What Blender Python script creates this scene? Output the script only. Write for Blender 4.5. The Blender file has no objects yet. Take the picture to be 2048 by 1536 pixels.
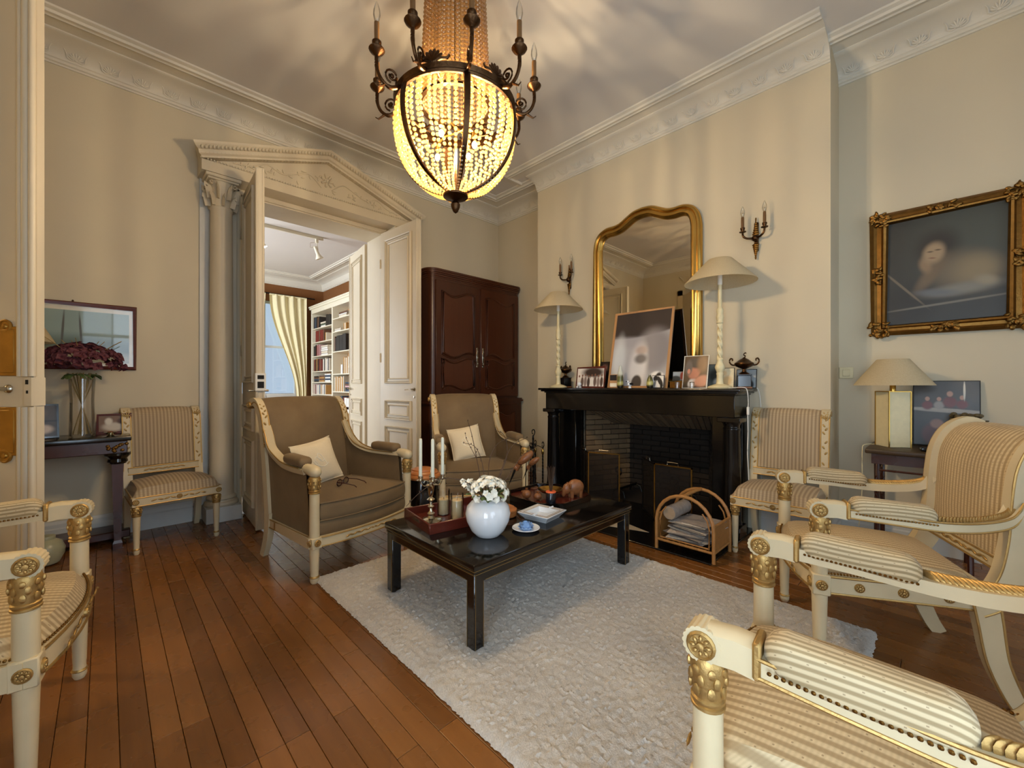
import bpy, bmesh, math, random
from mathutils import Vector, Matrix
random.seed(7)
PI = math.pi
S = bpy.context.scene
COL = S.collection
R = math.radians
def C(h, k=1.0):
    h = h.lstrip('#'); o = []
    for i in (0, 2, 4):
        c = int(h[i:i+2], 16) / 255.0
        o.append((c / 12.92 if c <= .04045 else ((c + .055) / 1.055) ** 2.4) * k)
    return (o[0], o[1], o[2], 1.0)
# ------------------------------------------------------------------ camera
cd = bpy.data.cameras.new('camera'); cam = bpy.data.objects.new('camera', cd); COL.objects.link(cam)
cam.location = (0, 0, 1.14); cam.rotation_euler = (R(90), 0, R(-44.4))
cd.lens = 830 / 2048 * 36; cd.sensor_width = 36; cd.shift_y = 3 / 2048; cd.clip_start = .02
S.camera = cam
# ------------------------------------------------------------------ sky, daylight through the windows, added side fills, exposure
W = bpy.data.worlds.new('sky'); S.world = W; W.use_nodes = True
bg = W.node_tree.nodes['Background']; bg.inputs[0].default_value = (.62, .80, 1.0, 1); bg.inputs[1].default_value = .55
def area(name, loc, rot, sx, sy, power, color):
    d = bpy.data.lights.new(name, 'AREA'); d.shape = 'RECTANGLE'; d.size = sx; d.size_y = sy; d.energy = power; d.color = color
    o = bpy.data.objects.new(name, d); COL.objects.link(o); o.location = loc; o.rotation_euler = rot
    return o
DAY = (.68, .84, 1.0)
area('daylight_window_near', (.55, -1.50, 1.55), (R(90), 0, 0), .9, 2.7, 34, DAY)
area('daylight_window_sheer', (-.10, -1.50, 1.55), (R(90), 0, 0), .35, 2.7, 7, DAY)
area('daylight_window_far', (2.95, -1.50, 1.55), (R(90), 0, 0), 1.1, 2.7, 12, DAY)
area('added_daylight_side', (-1.12, -.35, 1.15), (R(90), 0, R(-90)), 1.2, 1.8, 70, DAY)  # unseen side source, added and sized to bring cool light onto the fireplace wall
area('daylight_window_library', (2.5, 10.55, 1.6), (R(90), 0, R(180)), 1.4, 2.7, 12, (.66, .88, 1.0))
area('library_side_fill', (-1.2, 7.6, 1.7), (R(90), 0, R(-90)), 2.0, 2.4, 190, (.86, .93, 1.0))  # added unseen source that brightens the library, standing in for another window
area('hall_ceiling_lamp', (-2.4, 4.55, 3.0), (0, 0, 0), .5, .5, 45, (1.0, .78, .42))
S.view_settings.view_transform = 'Standard'; S.view_settings.look = 'None'
S.view_settings.exposure = .48; S.view_settings.gamma = 1; S.view_settings.use_curve_mapping = False
S.cycles.transparent_max_bounces = 18
S.cycles.use_adaptive_sampling = True; S.cycles.adaptive_threshold = .055; S.cycles.adaptive_min_samples = 16
S.cycles.max_bounces = 8
S.cycles.diffuse_bounces = 4
S.cycles.glossy_bounces = 3
S.cycles.transmission_bounces = 4
S.cycles.caustics_reflective = False; S.cycles.caustics_refractive = False
S.cycles.sample_clamp_indirect = 6.0
BULB_POWER = 3250.0
# ------------------------------------------------------------------ mesh helpers
class MB:
    def __init__(s): s.v = []; s.f = []
    def add(s, vs, fs, M=None):
        n = len(s.v)
        s.v += [tuple((M @ Vector(p)) if M else p) for p in vs]
        s.f += [tuple(i + n for i in f) for f in fs]
        return s
    def box(s, x0, x1, y0, y1, z0, z1, M=None):
        v = [(x, y, z) for z in (z0, z1) for y in (y0, y1) for x in (x0, x1)]
        return s.add(v, [(0, 2, 3, 1), (4, 5, 7, 6), (0, 1, 5, 4), (2, 6, 7, 3), (0, 4, 6, 2), (1, 3, 7, 5)], M)
    def rbox(s, x0, x1, y0, y1, z0, z1, r=.01, seg=2, M=None):
        b = bmesh.new(); bmesh.ops.create_cube(b, size=1)
        for q in b.verts: q.co = ((x0+x1)/2 + q.co.x*(x1-x0), (y0+y1)/2 + q.co.y*(y1-y0), (z0+z1)/2 + q.co.z*(z1-z0))
        bmesh.ops.bevel(b, geom=b.edges[:], offset=r, segments=seg, profile=.5, affect='EDGES')
        b.verts.index_update(); vs = [tuple(q.co) for q in b.verts]; fs = [tuple(q.index for q in f.verts) for f in b.faces]
        b.free(); return s.add(vs, fs, M)
    def lathe(s, prof, seg=20, M=None, a0=0, a1=2*PI, cap=True):
        full = abs(a1 - a0 - 2*PI) < 1e-6; n = seg if full else seg + 1
        vs = []; fs = []
        for r, z in prof:
            for i in range(n):
                a = a0 + (a1 - a0) * i / seg; vs.append((r*math.cos(a), r*math.sin(a), z))
        for j in range(len(prof) - 1):
            for i in range(seg):
                k = (i + 1) % n if full else i + 1
                fs.append((j*n+i, j*n+k, (j+1)*n+k, (j+1)*n+i))
        if full and cap and not (abs(prof[0][0]-prof[-1][0]) < 1e-6 and abs(prof[0][1]-prof[-1][1]) < 1e-6):
            if prof[0][0] > 1e-4: fs.append(tuple(range(n))[::-1])
            if prof[-1][0] > 1e-4: fs.append(tuple((len(prof)-1)*n + i for i in range(n)))
        return s.add(vs, fs, M)
    def sph(s, c, r, seg=12, rings=8, M=None):
        if not hasattr(r, '__len__'): r = (r, r, r)
        T = Matrix.Translation(c) @ Matrix.Diagonal((r[0], r[1], r[2], 1))
        if M is not None: T = M @ T
        return s.lathe([(max(math.sin(PI*j/rings), 1e-5), -math.cos(PI*j/rings)) for j in range(rings+1)], seg, T)
    def grid(s, fn, nu, nv, cu=False, M=None):
        n = nu if cu else nu + 1
        vs = [tuple(fn(i/nu, j/nv)) for j in range(nv+1) for i in range(n)]
        fs = [(j*n+i, j*n+(i+1) % n, (j+1)*n+(i+1) % n, (j+1)*n+i) for j in range(nv) for i in range(nu)]
        return s.add(vs, fs, M)
    def sweep(s, prof, path, up=(0, 0, 1), closed=False, pclosed=True, cap=True, M=None, scale=None):
        P = [Vector(p) for p in path]; n = len(P); m = len(prof); U = Vector(up); vs = []; fs = []
        for i, p in enumerate(P):
            a = P[i-1] if (i > 0 or closed) else p; b = P[(i+1) % n] if (i < n-1 or closed) else p
            t = (b - a).normalized()
            d1 = (p - a).normalized() if (p-a).length > 1e-9 else t; d2 = (b - p).normalized() if (b-p).length > 1e-9 else t
            sd = t.cross(U)
            if sd.length < 1e-6: sd = t.orthogonal()
            sd.normalize(); w = sd.cross(t).normalized()
            c = max(.5, d1.dot(t)); k = scale[i] if scale else 1
            # mitre stretch acts across the bend
            bend = (d2 - d1); kx = kz = 1.0
            if bend.length > 1e-4:
                bn = bend.normalized(); kx = 1 + (1/c - 1)*abs(bn.dot(sd)); kz = 1 + (1/c - 1)*abs(bn.dot(w))
            for q in prof: vs.append(tuple(p + sd*(q[0]*k*kx) + w*(q[1]*k*kz)))
        nn = n if closed else n - 1; mm = m if pclosed else m - 1
        for i in range(nn):
            for j in range(mm):
                a = i*m+j; b = i*m+(j+1) % m; c2 = ((i+1) % n)*m
                fs.append((a, c2+j, c2+(j+1) % m, b))
        if cap and not closed and pclosed:
            fs.append(tuple(range(m))); fs.append(tuple((n-1)*m + j for j in range(m))[::-1])
        return s.add(vs, fs, M)
    def tube(s, path, r, seg=8, closed=False, up=(0.0131, .0277, 1), M=None):
        k = [float(x) for x in r] if hasattr(r, '__len__') else [float(r)] * len(path)
        return s.sweep([(math.cos(2*PI*i/seg), math.sin(2*PI*i/seg)) for i in range(seg)], path, up, closed, True, True, M, k)
    def prism(s, poly, d0, d1, axis='y', M=None):
        n = len(poly)
        f = {'y': lambda p, d: (p[0], d, p[1]), 'x': lambda p, d: (d, p[0], p[1]), 'z': lambda p, d: (p[0], p[1], d)}[axis]
        vs = [f(p, d0) for p in poly] + [f(p, d1) for p in poly]
        fs = [tuple(range(n)), tuple(range(2*n-1, n-1, -1))] + [(i, i+n, (i+1) % n + n, (i+1) % n) for i in range(n)]
        return s.add(vs, fs, M)
    def mesh(s, name, mat=None, smooth=True, ang=38):
        m = bpy.data.meshes.new(name); m.from_pydata(s.v, [], s.f); m.validate()
        b = bmesh.new(); b.from_mesh(m); bmesh.ops.recalc_face_normals(b, faces=b.faces[:]); b.to_mesh(m); b.free()
        if smooth:
            m.polygons.foreach_set('use_smooth', [True]*len(m.polygons)); m.set_sharp_from_angle(angle=R(ang))
        if mat: m.materials.append(mat)
        return m
    def build(s, name, mat, parent=None, loc=(0, 0, 0), rz=0, smooth=True, ang=38):
        return link(name, s.mesh(name, mat, smooth, ang), parent, loc, rz)
def link(name, mesh, parent=None, loc=(0, 0, 0), rz=0):
    o = bpy.data.objects.new(name, mesh); COL.objects.link(o); o.parent = parent; o.location = loc
    if rz: o.rotation_euler[2] = rz
    return o
def thing(name, label=None, cat=None, loc=(0, 0, 0), rz=0, group=None, kind=None):
    o = bpy.data.objects.new(name, None); COL.objects.link(o); o.location = loc; o.rotation_euler[2] = rz; o.empty_display_size = .1
    return tag(o, label, cat, group, kind)
def tag(o, label=None, cat=None, group=None, kind=None):
    for k, v in (('label', label), ('category', cat), ('group', group), ('kind', kind)):
        if v: o[k] = v
    return o
def copy_tree(o, parent=None, loc=None, rz=None, label=None):
    c = o.copy(); COL.objects.link(c); c.parent = parent
    if loc is not None: c.location = loc
    if rz is not None: c.rotation_euler[2] = rz
    if label: c['label'] = label
    for ch in list(o.children): copy_tree(ch, c)
    return c
def T(x=0, y=0, z=0): return Matrix.Translation((x, y, z))
def RX(a): return Matrix.Rotation(R(a), 4, 'X')
def RY(a): return Matrix.Rotation(R(a), 4, 'Y')
def RZ(a): return Matrix.Rotation(R(a), 4, 'Z')
def spline(pts, n=8, closed=False):
    P = [Vector(p) for p in pts]; L = len(P); out = []
    for i in range(L if closed else L-1):
        g = lambda k: P[k % L] if closed else P[max(0, min(L-1, k))]
        a, b, c, d = g(i-1), g(i), g(i+1), g(i+2)
        for j in range(n):
            t = j/n; out.append(tuple(.5*((2*b) + (c-a)*t + (2*a-5*b+4*c-d)*t*t + (3*b-a-3*c+d)*t**3)))
    if not closed: out.append(tuple(P[-1]))
    return out
def arc(cx, cy, r, a0, a1, n=8):
    return [(cx + r*math.cos(R(a0+(a1-a0)*i/n)), cy + r*math.sin(R(a0+(a1-a0)*i/n))) for i in range(n+1)]
# ------------------------------------------------------------------ materials
def nt(name):
    m = bpy.data.materials.new(name); m.use_nodes = True; t = m.node_tree
    return m, t, t.nodes['Principled BSDF']
def nd(t, typ, **kw):
    n = t.nodes.new(typ)
    for k, v in kw.items():
        if hasattr(n, k) and not k.startswith('i_'): setattr(n, k, v)
        elif k.startswith('i_'):
            key = k[2:]; n.inputs[int(key) if key.isdigit() else key].default_value = v
    return n
def mixc(t, fac, a, b, mode='MIX'):
    n = t.nodes.new('ShaderNodeMix'); n.data_type = 'RGBA'; n.blend_type = mode
    for s, x in ((0, fac), (6, a), (7, b)):
        if isinstance(x, bpy.types.NodeSocket): t.links.new(x, n.inputs[s])
        elif s == 0: n.inputs[0].default_value = x
        else: n.inputs[s].default_value = x
    return n.outputs[2]
def math_(t, op, a, b=None, clamp=False):
    n = t.nodes.new('ShaderNodeMath'); n.operation = op; n.use_clamp = clamp
    for i, x in enumerate((a, b)):
        if x is None: continue
        if isinstance(x, bpy.types.NodeSocket): t.links.new(x, n.inputs[i])
        else: n.inputs[i].default_value = x
    return n.outputs[0]
def bump(t, b, h, strength=.2, dist=.01):
    n = nd(t, 'ShaderNodeBump', i_Strength=strength, i_Distance=dist); t.links.new(h, n.inputs['Height']); t.links.new(n.outputs[0], b.inputs['Normal'])
def coords(t, which='Object', scale=(1, 1, 1), rot=(0, 0, 0), loc=(0, 0, 0)):
    c = t.nodes.new('ShaderNodeTexCoord'); m = nd(t, 'ShaderNodeMapping'); t.links.new(c.outputs[which], m.inputs[0])
    m.inputs['Scale'].default_value = scale; m.inputs['Rotation'].default_value = rot; m.inputs['Location'].default_value = loc
    return m.outputs[0]
def noise(t, vec, scale, detail=3, rough=.55):
    n = nd(t, 'ShaderNodeTexNoise', i_Scale=scale, i_Detail=detail, i_Roughness=rough); t.links.new(vec, n.inputs['Vector']); return n.outputs['Fac']
def simple(name, col, rough=.5, metal=0, var=.12, nscale=14, bstr=0, bscale=60, spec=None, sheen=0, coat=0, stretch=(1, 1, 1), sss=0):
    m, t, b = nt(name); v = coords(t, 'Object', stretch)
    f = noise(t, v, nscale); d = tuple(c*(1-var) for c in col[:3]) + (1,); l = tuple(min(1, c*(1+var)) for c in col[:3]) + (1,)
    t.links.new(mixc(t, f, d, l), b.inputs['Base Color'])
    b.inputs['Roughness'].default_value = rough; b.inputs['Metallic'].default_value = metal
    if spec is not None: b.inputs['Specular IOR Level'].default_value = spec
    if sheen: b.inputs['Sheen Weight'].default_value = sheen; b.inputs['Sheen Roughness'].default_value = .4
    if coat: b.inputs['Coat Weight'].default_value = coat; b.inputs['Coat Roughness'].default_value = .08
    if bstr: bump(t, b, noise(t, v, bscale, 4), bstr, .004)
    return m
M = {}
M['wall'] = simple('wall_paint', C('#d0c4aa'), .75, var=.05, nscale=1.6, bstr=.08, bscale=220)
M['ceil'] = simple('ceiling_paint', C('#d8d3cc'), .8, var=.03, nscale=1.5, bstr=.05, bscale=180)
M['plaster'] = simple('plaster_moulding', C('#dcd6c8'), .7, var=.04, nscale=5, bstr=.06, bscale=160)
M['trim'] = simple('cream_trim_paint', C('#cfc2a8'), .5, var=.06, nscale=4, bstr=.05, bscale=90)
M['doorp'] = simple('cream_door_paint', C('#d2c6ae'), .42, var=.06, nscale=3, bstr=.05, bscale=70)
M['base'] = simple('grey_white_skirting', C('#c9c8c2'), .5, var=.04)
M['libwall'] = simple('brown_fabric_wall', C('#7d4f26'), .85, var=.12, nscale=30, bstr=.1)
M['cream'] = simple('cream_frame_paint', C('#cfbd98'), .40, var=.10, nscale=10, bstr=.05, bscale=120)
M['gold'] = simple('worn_gilding', C('#b8965c'), .46, .8, var=.25, nscale=28, bstr=.25, bscale=140)
M['goldb'] = simple('bright_gilding', C('#c59c50'), .26, 1, var=.2, nscale=8, bstr=.06, bscale=60)
M['goldd'] = simple('antique_gilding', C('#7d5a2c'), .42, 1, var=.4, nscale=20, bstr=.5, bscale=60)
M['brass'] = simple('polished_brass', C('#c39a4e'), .22, 1, var=.12)
M['plate'] = simple('brass_push_plate', C('#a47a34'), .42, .75, var=.25, nscale=18, bstr=.2, bscale=40)
M['bronze'] = simple('dark_bronze', C('#4a3421'), .36, 1, var=.35, nscale=30, bstr=.3, bscale=90)
M['silver'] = simple('silver', C('#cfc8b4'), .18, 1, var=.15, nscale=30)
M['nickel'] = simple('nickel', C('#b9b2a2'), .25, 1, var=.1)
M['iron'] = simple('black_iron', C('#171513'), .45, .6, var=.3, nscale=30)
M['lacq'] = simple('black_lacquer', C('#0d0908'), .12, var=.3, nscale=4, coat=.4)
M['lacqgold'] = simple('gilt_line', C('#8d7446'), .4, .8)
M['marble'] = simple('black_marble', C('#0f0d0c'), .2, var=.5, nscale=6, coat=.2)
M['wmarble'] = simple('white_marble', C('#bdb09c'), .3, var=.12, nscale=5)
M['soot'] = simple('sooty_iron_hood', C('#231913'), .8, var=.4, nscale=12)
M['sootwall'] = simple('sooty_mortar', C('#2a2018'), .9, var=.4, nscale=9)
M['rattan'] = simple('rattan', C('#a5733c'), .5, var=.3, nscale=40, bstr=.2)
M['paper'] = simple('newsprint', C('#b3a79c'), .8, var=.2, nscale=40)
M['wcer'] = simple('white_porcelain', C('#e6e8ea'), .12, var=.02, coat=.5)
M['bpor'] = simple('blue_porcelain', C('#93b4dd'), .35, var=.2, nscale=30)
M['wax'] = simple('ivory_wax', C('#e9e6cf'), .45, var=.03, sss=.2)
M['waxw'] = simple('cream_wax', C('#dcc596'), .45, var=.03)
def shademat():
    m, t, b = nt('linen_shade'); out = t.nodes['Material Output']; v = coords(t); n = noise(t, v, 120, 3); col = mixc(t, n, C('#cdb992'), C('#dfd0ae')); t.links.new(col, b.inputs['Base Color']); b.inputs['Roughness'].default_value = .85
    tl = nd(t, 'ShaderNodeBsdfTranslucent'); t.links.new(col, tl.inputs[0]); mx = nd(t, 'ShaderNodeMixShader', i_0=.35); t.links.new(b.outputs[0], mx.inputs[1]); t.links.new(tl.outputs[0], mx.inputs[2]); t.links.new(mx.outputs[0], out.inputs[0]); return m
M['shade'] = shademat()
M['lampw'] = simple('cream_painted_wood', C('#dccfa6'), .45, var=.1, nscale=30)
M['walnut'] = simple('walnut_carving', C('#85532f'), .4, var=.35, nscale=16, stretch=(1, 1, 5))
M['terra'] = simple('turned_wood', C('#b4703c'), .35, var=.2, nscale=10)
M['stem'] = simple('brown_twig', C('#4a3320'), .7)
M['green'] = simple('leaf_green', C('#4d5f30'), .5, var=.3, nscale=20)
M['petalw'] = simple('white_petal', C('#eeeadb'), .6, var=.08, nscale=25)
M['petalr'] = simple('dried_red_petal', C('#5f2a33'), .7, var=.45, nscale=14)
M['orange'] = simple('orange_wax_seal', C('#ee6a3a'), .4)
M['dkglass'] = simple('speckled_black_glass', C('#15161c'), .2, var=.8, nscale=180)
M['pillow'] = simple('cream_linen', C('#ddcdae'), .85, var=.05, nscale=80, bstr=.15, bscale=240)
M['embr'] = simple('ivory_embroidery', C('#eee6d2'), .7)
M['white'] = simple('white_plastic', C('#e8e4da'), .4, var=.02)
M['bookw'] = simple('bookcase_paint', C('#e3dcc6'), .5, var=.03)
M['curtain'] = simple('cream_curtain', C('#e6dcb4'), .85, var=.06, nscale=20)
M['redwood'] = simple('mahogany', C('#5a2318'), .25, var=.3, nscale=6, stretch=(1, 6, 6), coat=.3)
M['leather'] = simple('dark_glasses_frame', C('#3a1815'), .25)
M['photo_dark'] = simple('dark_backing', C('#1d1714'), .6)
M['screw'] = simple('dark_recess', C('#0a0807'), .8)
M['stone'] = simple('greenish_stone', C('#5a4c30'), .6, var=.4, nscale=40, bstr=.4, bscale=50)
M['asphalt'] = simple('rug_backing', C('#cfc7bb'), .95)
def glass(name, col=(1, 1, 1, 1), fac=.12, rough=.03):
    m, t, b = nt(name); t.nodes.remove(b); out = t.nodes['Material Output']
    tr = nd(t, 'ShaderNodeBsdfTransparent', i_Color=col); gl = nd(t, 'ShaderNodeBsdfGlossy', i_Roughness=rough)
    lw = nd(t, 'ShaderNodeLayerWeight', i_Blend=.25); mx = nd(t, 'ShaderNodeMixShader')
    f = math_(t, 'MULTIPLY_ADD', lw.outputs['Fresnel'], .7); f.node.inputs[2].default_value = fac*.4
    t.links.new(f, mx.inputs[0]); t.links.new(tr.outputs[0], mx.inputs[1]); t.links.new(gl.outputs[0], mx.inputs[2]); t.links.new(mx.outputs[0], out.inputs[0])
    return m
M['glass'] = glass('clear_glass'); M['bulb'] = glass('bulb_glass', (.97, .97, .95, 1), .2)
def beadmat():
    m, t, b = nt('amber_crystal'); t.nodes.remove(b); out = t.nodes['Material Output']
    v = coords(t, 'Object'); n = noise(t, v, 60, 2)
    tr = nd(t, 'ShaderNodeBsdfTransparent', i_Color=(.93, .76, .50, 1)); tl = nd(t, 'ShaderNodeBsdfTranslucent', i_Color=(.66, .47, .22, 1))
    gl = nd(t, 'ShaderNodeBsdfGlossy', i_Roughness=.12, i_Color=(1, .93, .8, 1)); df = nd(t, 'ShaderNodeBsdfDiffuse', i_Color=(.38, .29, .18, 1))
    a = nd(t, 'ShaderNodeMixShader', i_0=.55); b2 = nd(t, 'ShaderNodeMixShader', i_0=.14); c = nd(t, 'ShaderNodeMixShader', i_0=.34)
    t.links.new(tl.outputs[0], c.inputs[1]); t.links.new(df.outputs[0], c.inputs[2])
    t.links.new(c.outputs[0], a.inputs[1]); t.links.new(tr.outputs[0], a.inputs[2])
    t.links.new(a.outputs[0], b2.inputs[1]); t.links.new(gl.outputs[0], b2.inputs[2]); t.links.new(b2.outputs[0], out.inputs[0])
    return m
M['bead'] = beadmat()
def emit(name, col, s):
    m, t, b = nt(name); b.inputs['Base Color'].default_value = col; b.inputs['Emission Color'].default_value = col; b.inputs['Emission Strength'].default_value = s
    n = noise(t, coords(t), 5); t.links.new(math_(t, 'MULTIPLY_ADD', n, .01), b.inputs['Roughness']); return m
M['lit'] = emit('lit_bulb', (1, .76, .45, 1), BULB_POWER)
M['litspot'] = emit('lit_spot_bulb', (1, .86, .62, 1), 60)
M['lit_reg'] = M['lit']
def mirror():
    m, t, b = nt('mirror_silver'); b.inputs['Base Color'].default_value = C('#d9d2c2'); b.inputs['Metallic'].default_value = 1; b.inputs['Roughness'].default_value = .015
    bump(t, b, noise(t, coords(t), 2.5), .01, .002); return m
M['mirror'] = mirror()
def stripe(name, axis, light, dark, period=.021, dots=True, cross=True):
    m, t, b = nt(name); v = coords(t); sp = nd(t, 'ShaderNodeSeparateXYZ'); t.links.new(v, sp.inputs[0])
    X, Y, Z = sp.outputs
    if axis == 'x': a = X; q = math_(t, 'ADD', Y, Z)
    else: a = math_(t, 'SUBTRACT', math_(t, 'ABSOLUTE', X), Z); q = Y
    s = math_(t, 'SINE', math_(t, 'MULTIPLY', a, 2*PI/period)); f = math_(t, 'MULTIPLY_ADD', s, .9); f.node.inputs[2].default_value = .5; f.node.use_clamp = True
    col = mixc(t, f, dark, light)
    if cross:
        c2 = math_(t, 'SINE', math_(t, 'MULTIPLY', q, 2*PI/.009)); g = math_(t, 'MULTIPLY_ADD', c2, .10); g.node.inputs[2].default_value = .10
        col = mixc(t, g, col, tuple(x*.72 for x in dark[:3]) + (1,))
    if dots:
        dx = math_(t, 'ABSOLUTE', math_(t, 'SUBTRACT', math_(t, 'FRACT', math_(t, 'MULTIPLY', a, 1/period)), .25))
        row = math_(t, 'FLOOR', math_(t, 'MULTIPLY', a, 1/period)); off = math_(t, 'MULTIPLY', row, .5)
        dy = math_(t, 'ABSOLUTE', math_(t, 'SUBTRACT', math_(t, 'FRACT', math_(t, 'ADD', math_(t, 'MULTIPLY', q, 1/.045), off)), .5))
        k = math_(t, 'MULTIPLY', math_(t, 'LESS_THAN', dx, .08), math_(t, 'LESS_THAN', dy, .035))
        col = mixc(t, math_(t, 'MULTIPLY', k, .55), col, C('#6b5233'))
    t.links.new(col, b.inputs['Base Color']); b.inputs['Roughness'].default_value = .7; b.inputs['Sheen Weight'].default_value = .08
    h = math_(t, 'ADD', math_(t, 'MULTIPLY', s, .4), noise(t, v, 500, 2)); bump(t, b, h, .25, .001)
    return m
SL, SD = C('#cdb78f'), C('#a48b64')
M['fabx'] = stripe('striped_damask', 'x', SL, SD); M['faby'] = stripe('striped_damask_arm', 'y', C('#cbb791'), C('#9a8560'), .0135, True, False)
M['fabg'] = stripe('checked_stripe', 'x', C('#bfa987'), C('#9d8566'), .022, False, True)
def velvet():
    m, t, b = nt('taupe_velvet'); v = coords(t); n = noise(t, v, 7, 4); w = noise(t, coords(t, 'Object', (40, 40, 400)), 3, 2)
    col = mixc(t, n, C('#685238'), C('#86704f')); col = mixc(t, math_(t, 'MULTIPLY', w, .35), col, C('#594630'))
    t.links.new(col, b.inputs['Base Color']); b.inputs['Roughness'].default_value = .8; b.inputs['Sheen Weight'].default_value = .6; b.inputs['Sheen Roughness'].default_value = .35
    b.inputs['Sheen Tint'].default_value = C('#b79d77'); bump(t, b, w, .15, .001); return m
M['velvet'] = velvet()
def plank(name, a, b_, rough=.24, sc=(1, 1, 1), along='y'):
    m, t, b = nt(name); oi = t.nodes.new('ShaderNodeObjectInfo')
    st = {'y': (26, 1.6, 26), 'z': (26, 26, 1.6), 'x': (1.6, 26, 26)}[along]
    c = t.nodes.new('ShaderNodeTexCoord'); off = nd(t, 'ShaderNodeVectorMath', operation='MULTIPLY_ADD'); cb = nd(t, 'ShaderNodeCombineXYZ')
    for i in range(3): t.links.new(math_(t, 'MULTIPLY', oi.outputs['Random'], 17.0 + i*7), cb.inputs[i])
    t.links.new(c.outputs['Object'], off.inputs[0]); off.inputs[1].default_value = st; t.links.new(cb.outputs[0], off.inputs[2])
    n = noise(t, off.outputs[0], 1.0, 6, .65); k = math_(t, 'ADD', math_(t, 'MULTIPLY', n, .55), math_(t, 'MULTIPLY', oi.outputs['Random'], .5))
    t.links.new(mixc(t, k, a, b_), b.inputs['Base Color'])
    big = noise(t, coords(t, 'Object', (3, 3, 3)), 2, 3); r = math_(t, 'MULTIPLY_ADD', big, .2); r.node.inputs[2].default_value = rough - .06; t.links.new(r, b.inputs['Roughness'])
    bump(t, b, n, .06, .002); return m
M['plank'] = plank('oak_floorboard', C('#5a3414'), C('#9a6430'))
M['libplank'] = plank('pale_floorboard', C('#8d6a45'), C('#b08b60'), .2)
M['armoire'] = plank('carved_cherry_wood', C('#2b140a'), C('#572c18'), .3, along='z')
M['console'] = plank('dark_mahogany', C('#27120b'), C('#4c2415'), .25, along='x')
M['swood'] = plank('dark_oak', C('#2b1d11'), C('#5d4526'), .4, along='x')
M['lightwood'] = plank('pale_wood_frame', C('#a8794c'), C('#c59a6b'), .4, along='z')
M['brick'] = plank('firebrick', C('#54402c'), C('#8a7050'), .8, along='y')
M['soot_shade_brick'] = plank('soot_shade_firebrick', C('#120d09'), C('#33271c'), .85, along='y')  # soot, with the firebox's shade also put into the brick colour
def rugmat():
    m, t, b = nt('wool_pile'); v = coords(t); n = noise(t, v, 190, 3); w = noise(t, coords(t, 'Object', (3, 22, 3)), 1.5, 3)
    col = mixc(t, n, C('#8f8982'), C('#e2dcd4')); col = mixc(t, math_(t, 'MULTIPLY', w, .4), col, C('#b9aa94'))
    t.links.new(col, b.inputs['Base Color']); b.inputs['Roughness'].default_value = .95; b.inputs['Sheen Weight'].default_value = .4
    bump(t, b, n, .6, .006); return m
M['rug'] = rugmat()
def mesh_screen():
    m, t, b = nt('fine_black_mesh'); t.nodes.remove(b); out = t.nodes['Material Output']; v = coords(t, 'Object', (420, 420, 420))
    ch = nd(t, 'ShaderNodeTexChecker', i_Scale=1.0); t.links.new(v, ch.inputs[0])
    d = nd(t, 'ShaderNodeBsdfDiffuse', i_Color=(.03, .024, .02, 1)); tr = nd(t, 'ShaderNodeBsdfTransparent'); mx = nd(t, 'ShaderNodeMixShader', i_0=.55)
    t.links.new(d.outputs[0], mx.inputs[1]); t.links.new(tr.outputs[0], mx.inputs[2])
    t.links.new(math_(t, 'MULTIPLY_ADD', ch.outputs['Fac'], .2), mx.inputs[0]); mx.inputs[0].links[0].from_node.inputs[2].default_value = .42
    t.links.new(mx.outputs[0], out.inputs[0]); return m
M['screen'] = mesh_screen()
def picture(name, base, blobs, rough=.4, n_amt=.25, nscale=9):
    """flat printed or painted image: soft ellipses (cx, cz, rx, rz, rot, colour, softness) in metres on the picture plane"""
    m, t, b = nt(name); c = t.nodes.new('ShaderNodeTexCoord'); nz = noise(t, coords(t), nscale, 4)
    col = mixc(t, math_(t, 'MULTIPLY', nz, n_amt), base, tuple(x*.4 for x in base[:3]) + (1,))
    for cx, cz, rx, rz, rot, cl, soft in blobs:
        mp = nd(t, 'ShaderNodeMapping', vector_type='TEXTURE'); t.links.new(c.outputs['Object'], mp.inputs[0])
        mp.inputs['Location'].default_value = (cx, 0, cz); mp.inputs['Rotation'].default_value = (0, R(rot), 0); mp.inputs['Scale'].default_value = (rx, 1000, rz)
        ln = nd(t, 'ShaderNodeVectorMath', operation='LENGTH'); t.links.new(mp.outputs[0], ln.inputs[0])
        mr = nd(t, 'ShaderNodeMapRange', interpolation_type='SMOOTHSTEP'); t.links.new(ln.outputs['Value'], mr.inputs[0])
        for i, x in enumerate((1.0 + soft, 1.0 - soft, 0, 1)): mr.inputs[i+1].default_value = x
        col = mixc(t, mr.outputs[0], col, C(cl))
    t.links.new(col, b.inputs['Base Color']); b.inputs['Roughness'].default_value = rough
    return m
# ================================================================== THE SETTING
X0, X1, Y0, Y1, ZC = -.95, 4.02, -1.25, 4.39, 3.56      # salon: inner faces
XB, BY0, BY1 = 3.66, .52, 3.30                          # chimney breast
DX0, DX1, DZ = .87, 2.245, 2.86                         # double door opening in the left wall
def struct(o): o['kind'] = 'structure'; return o
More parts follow.
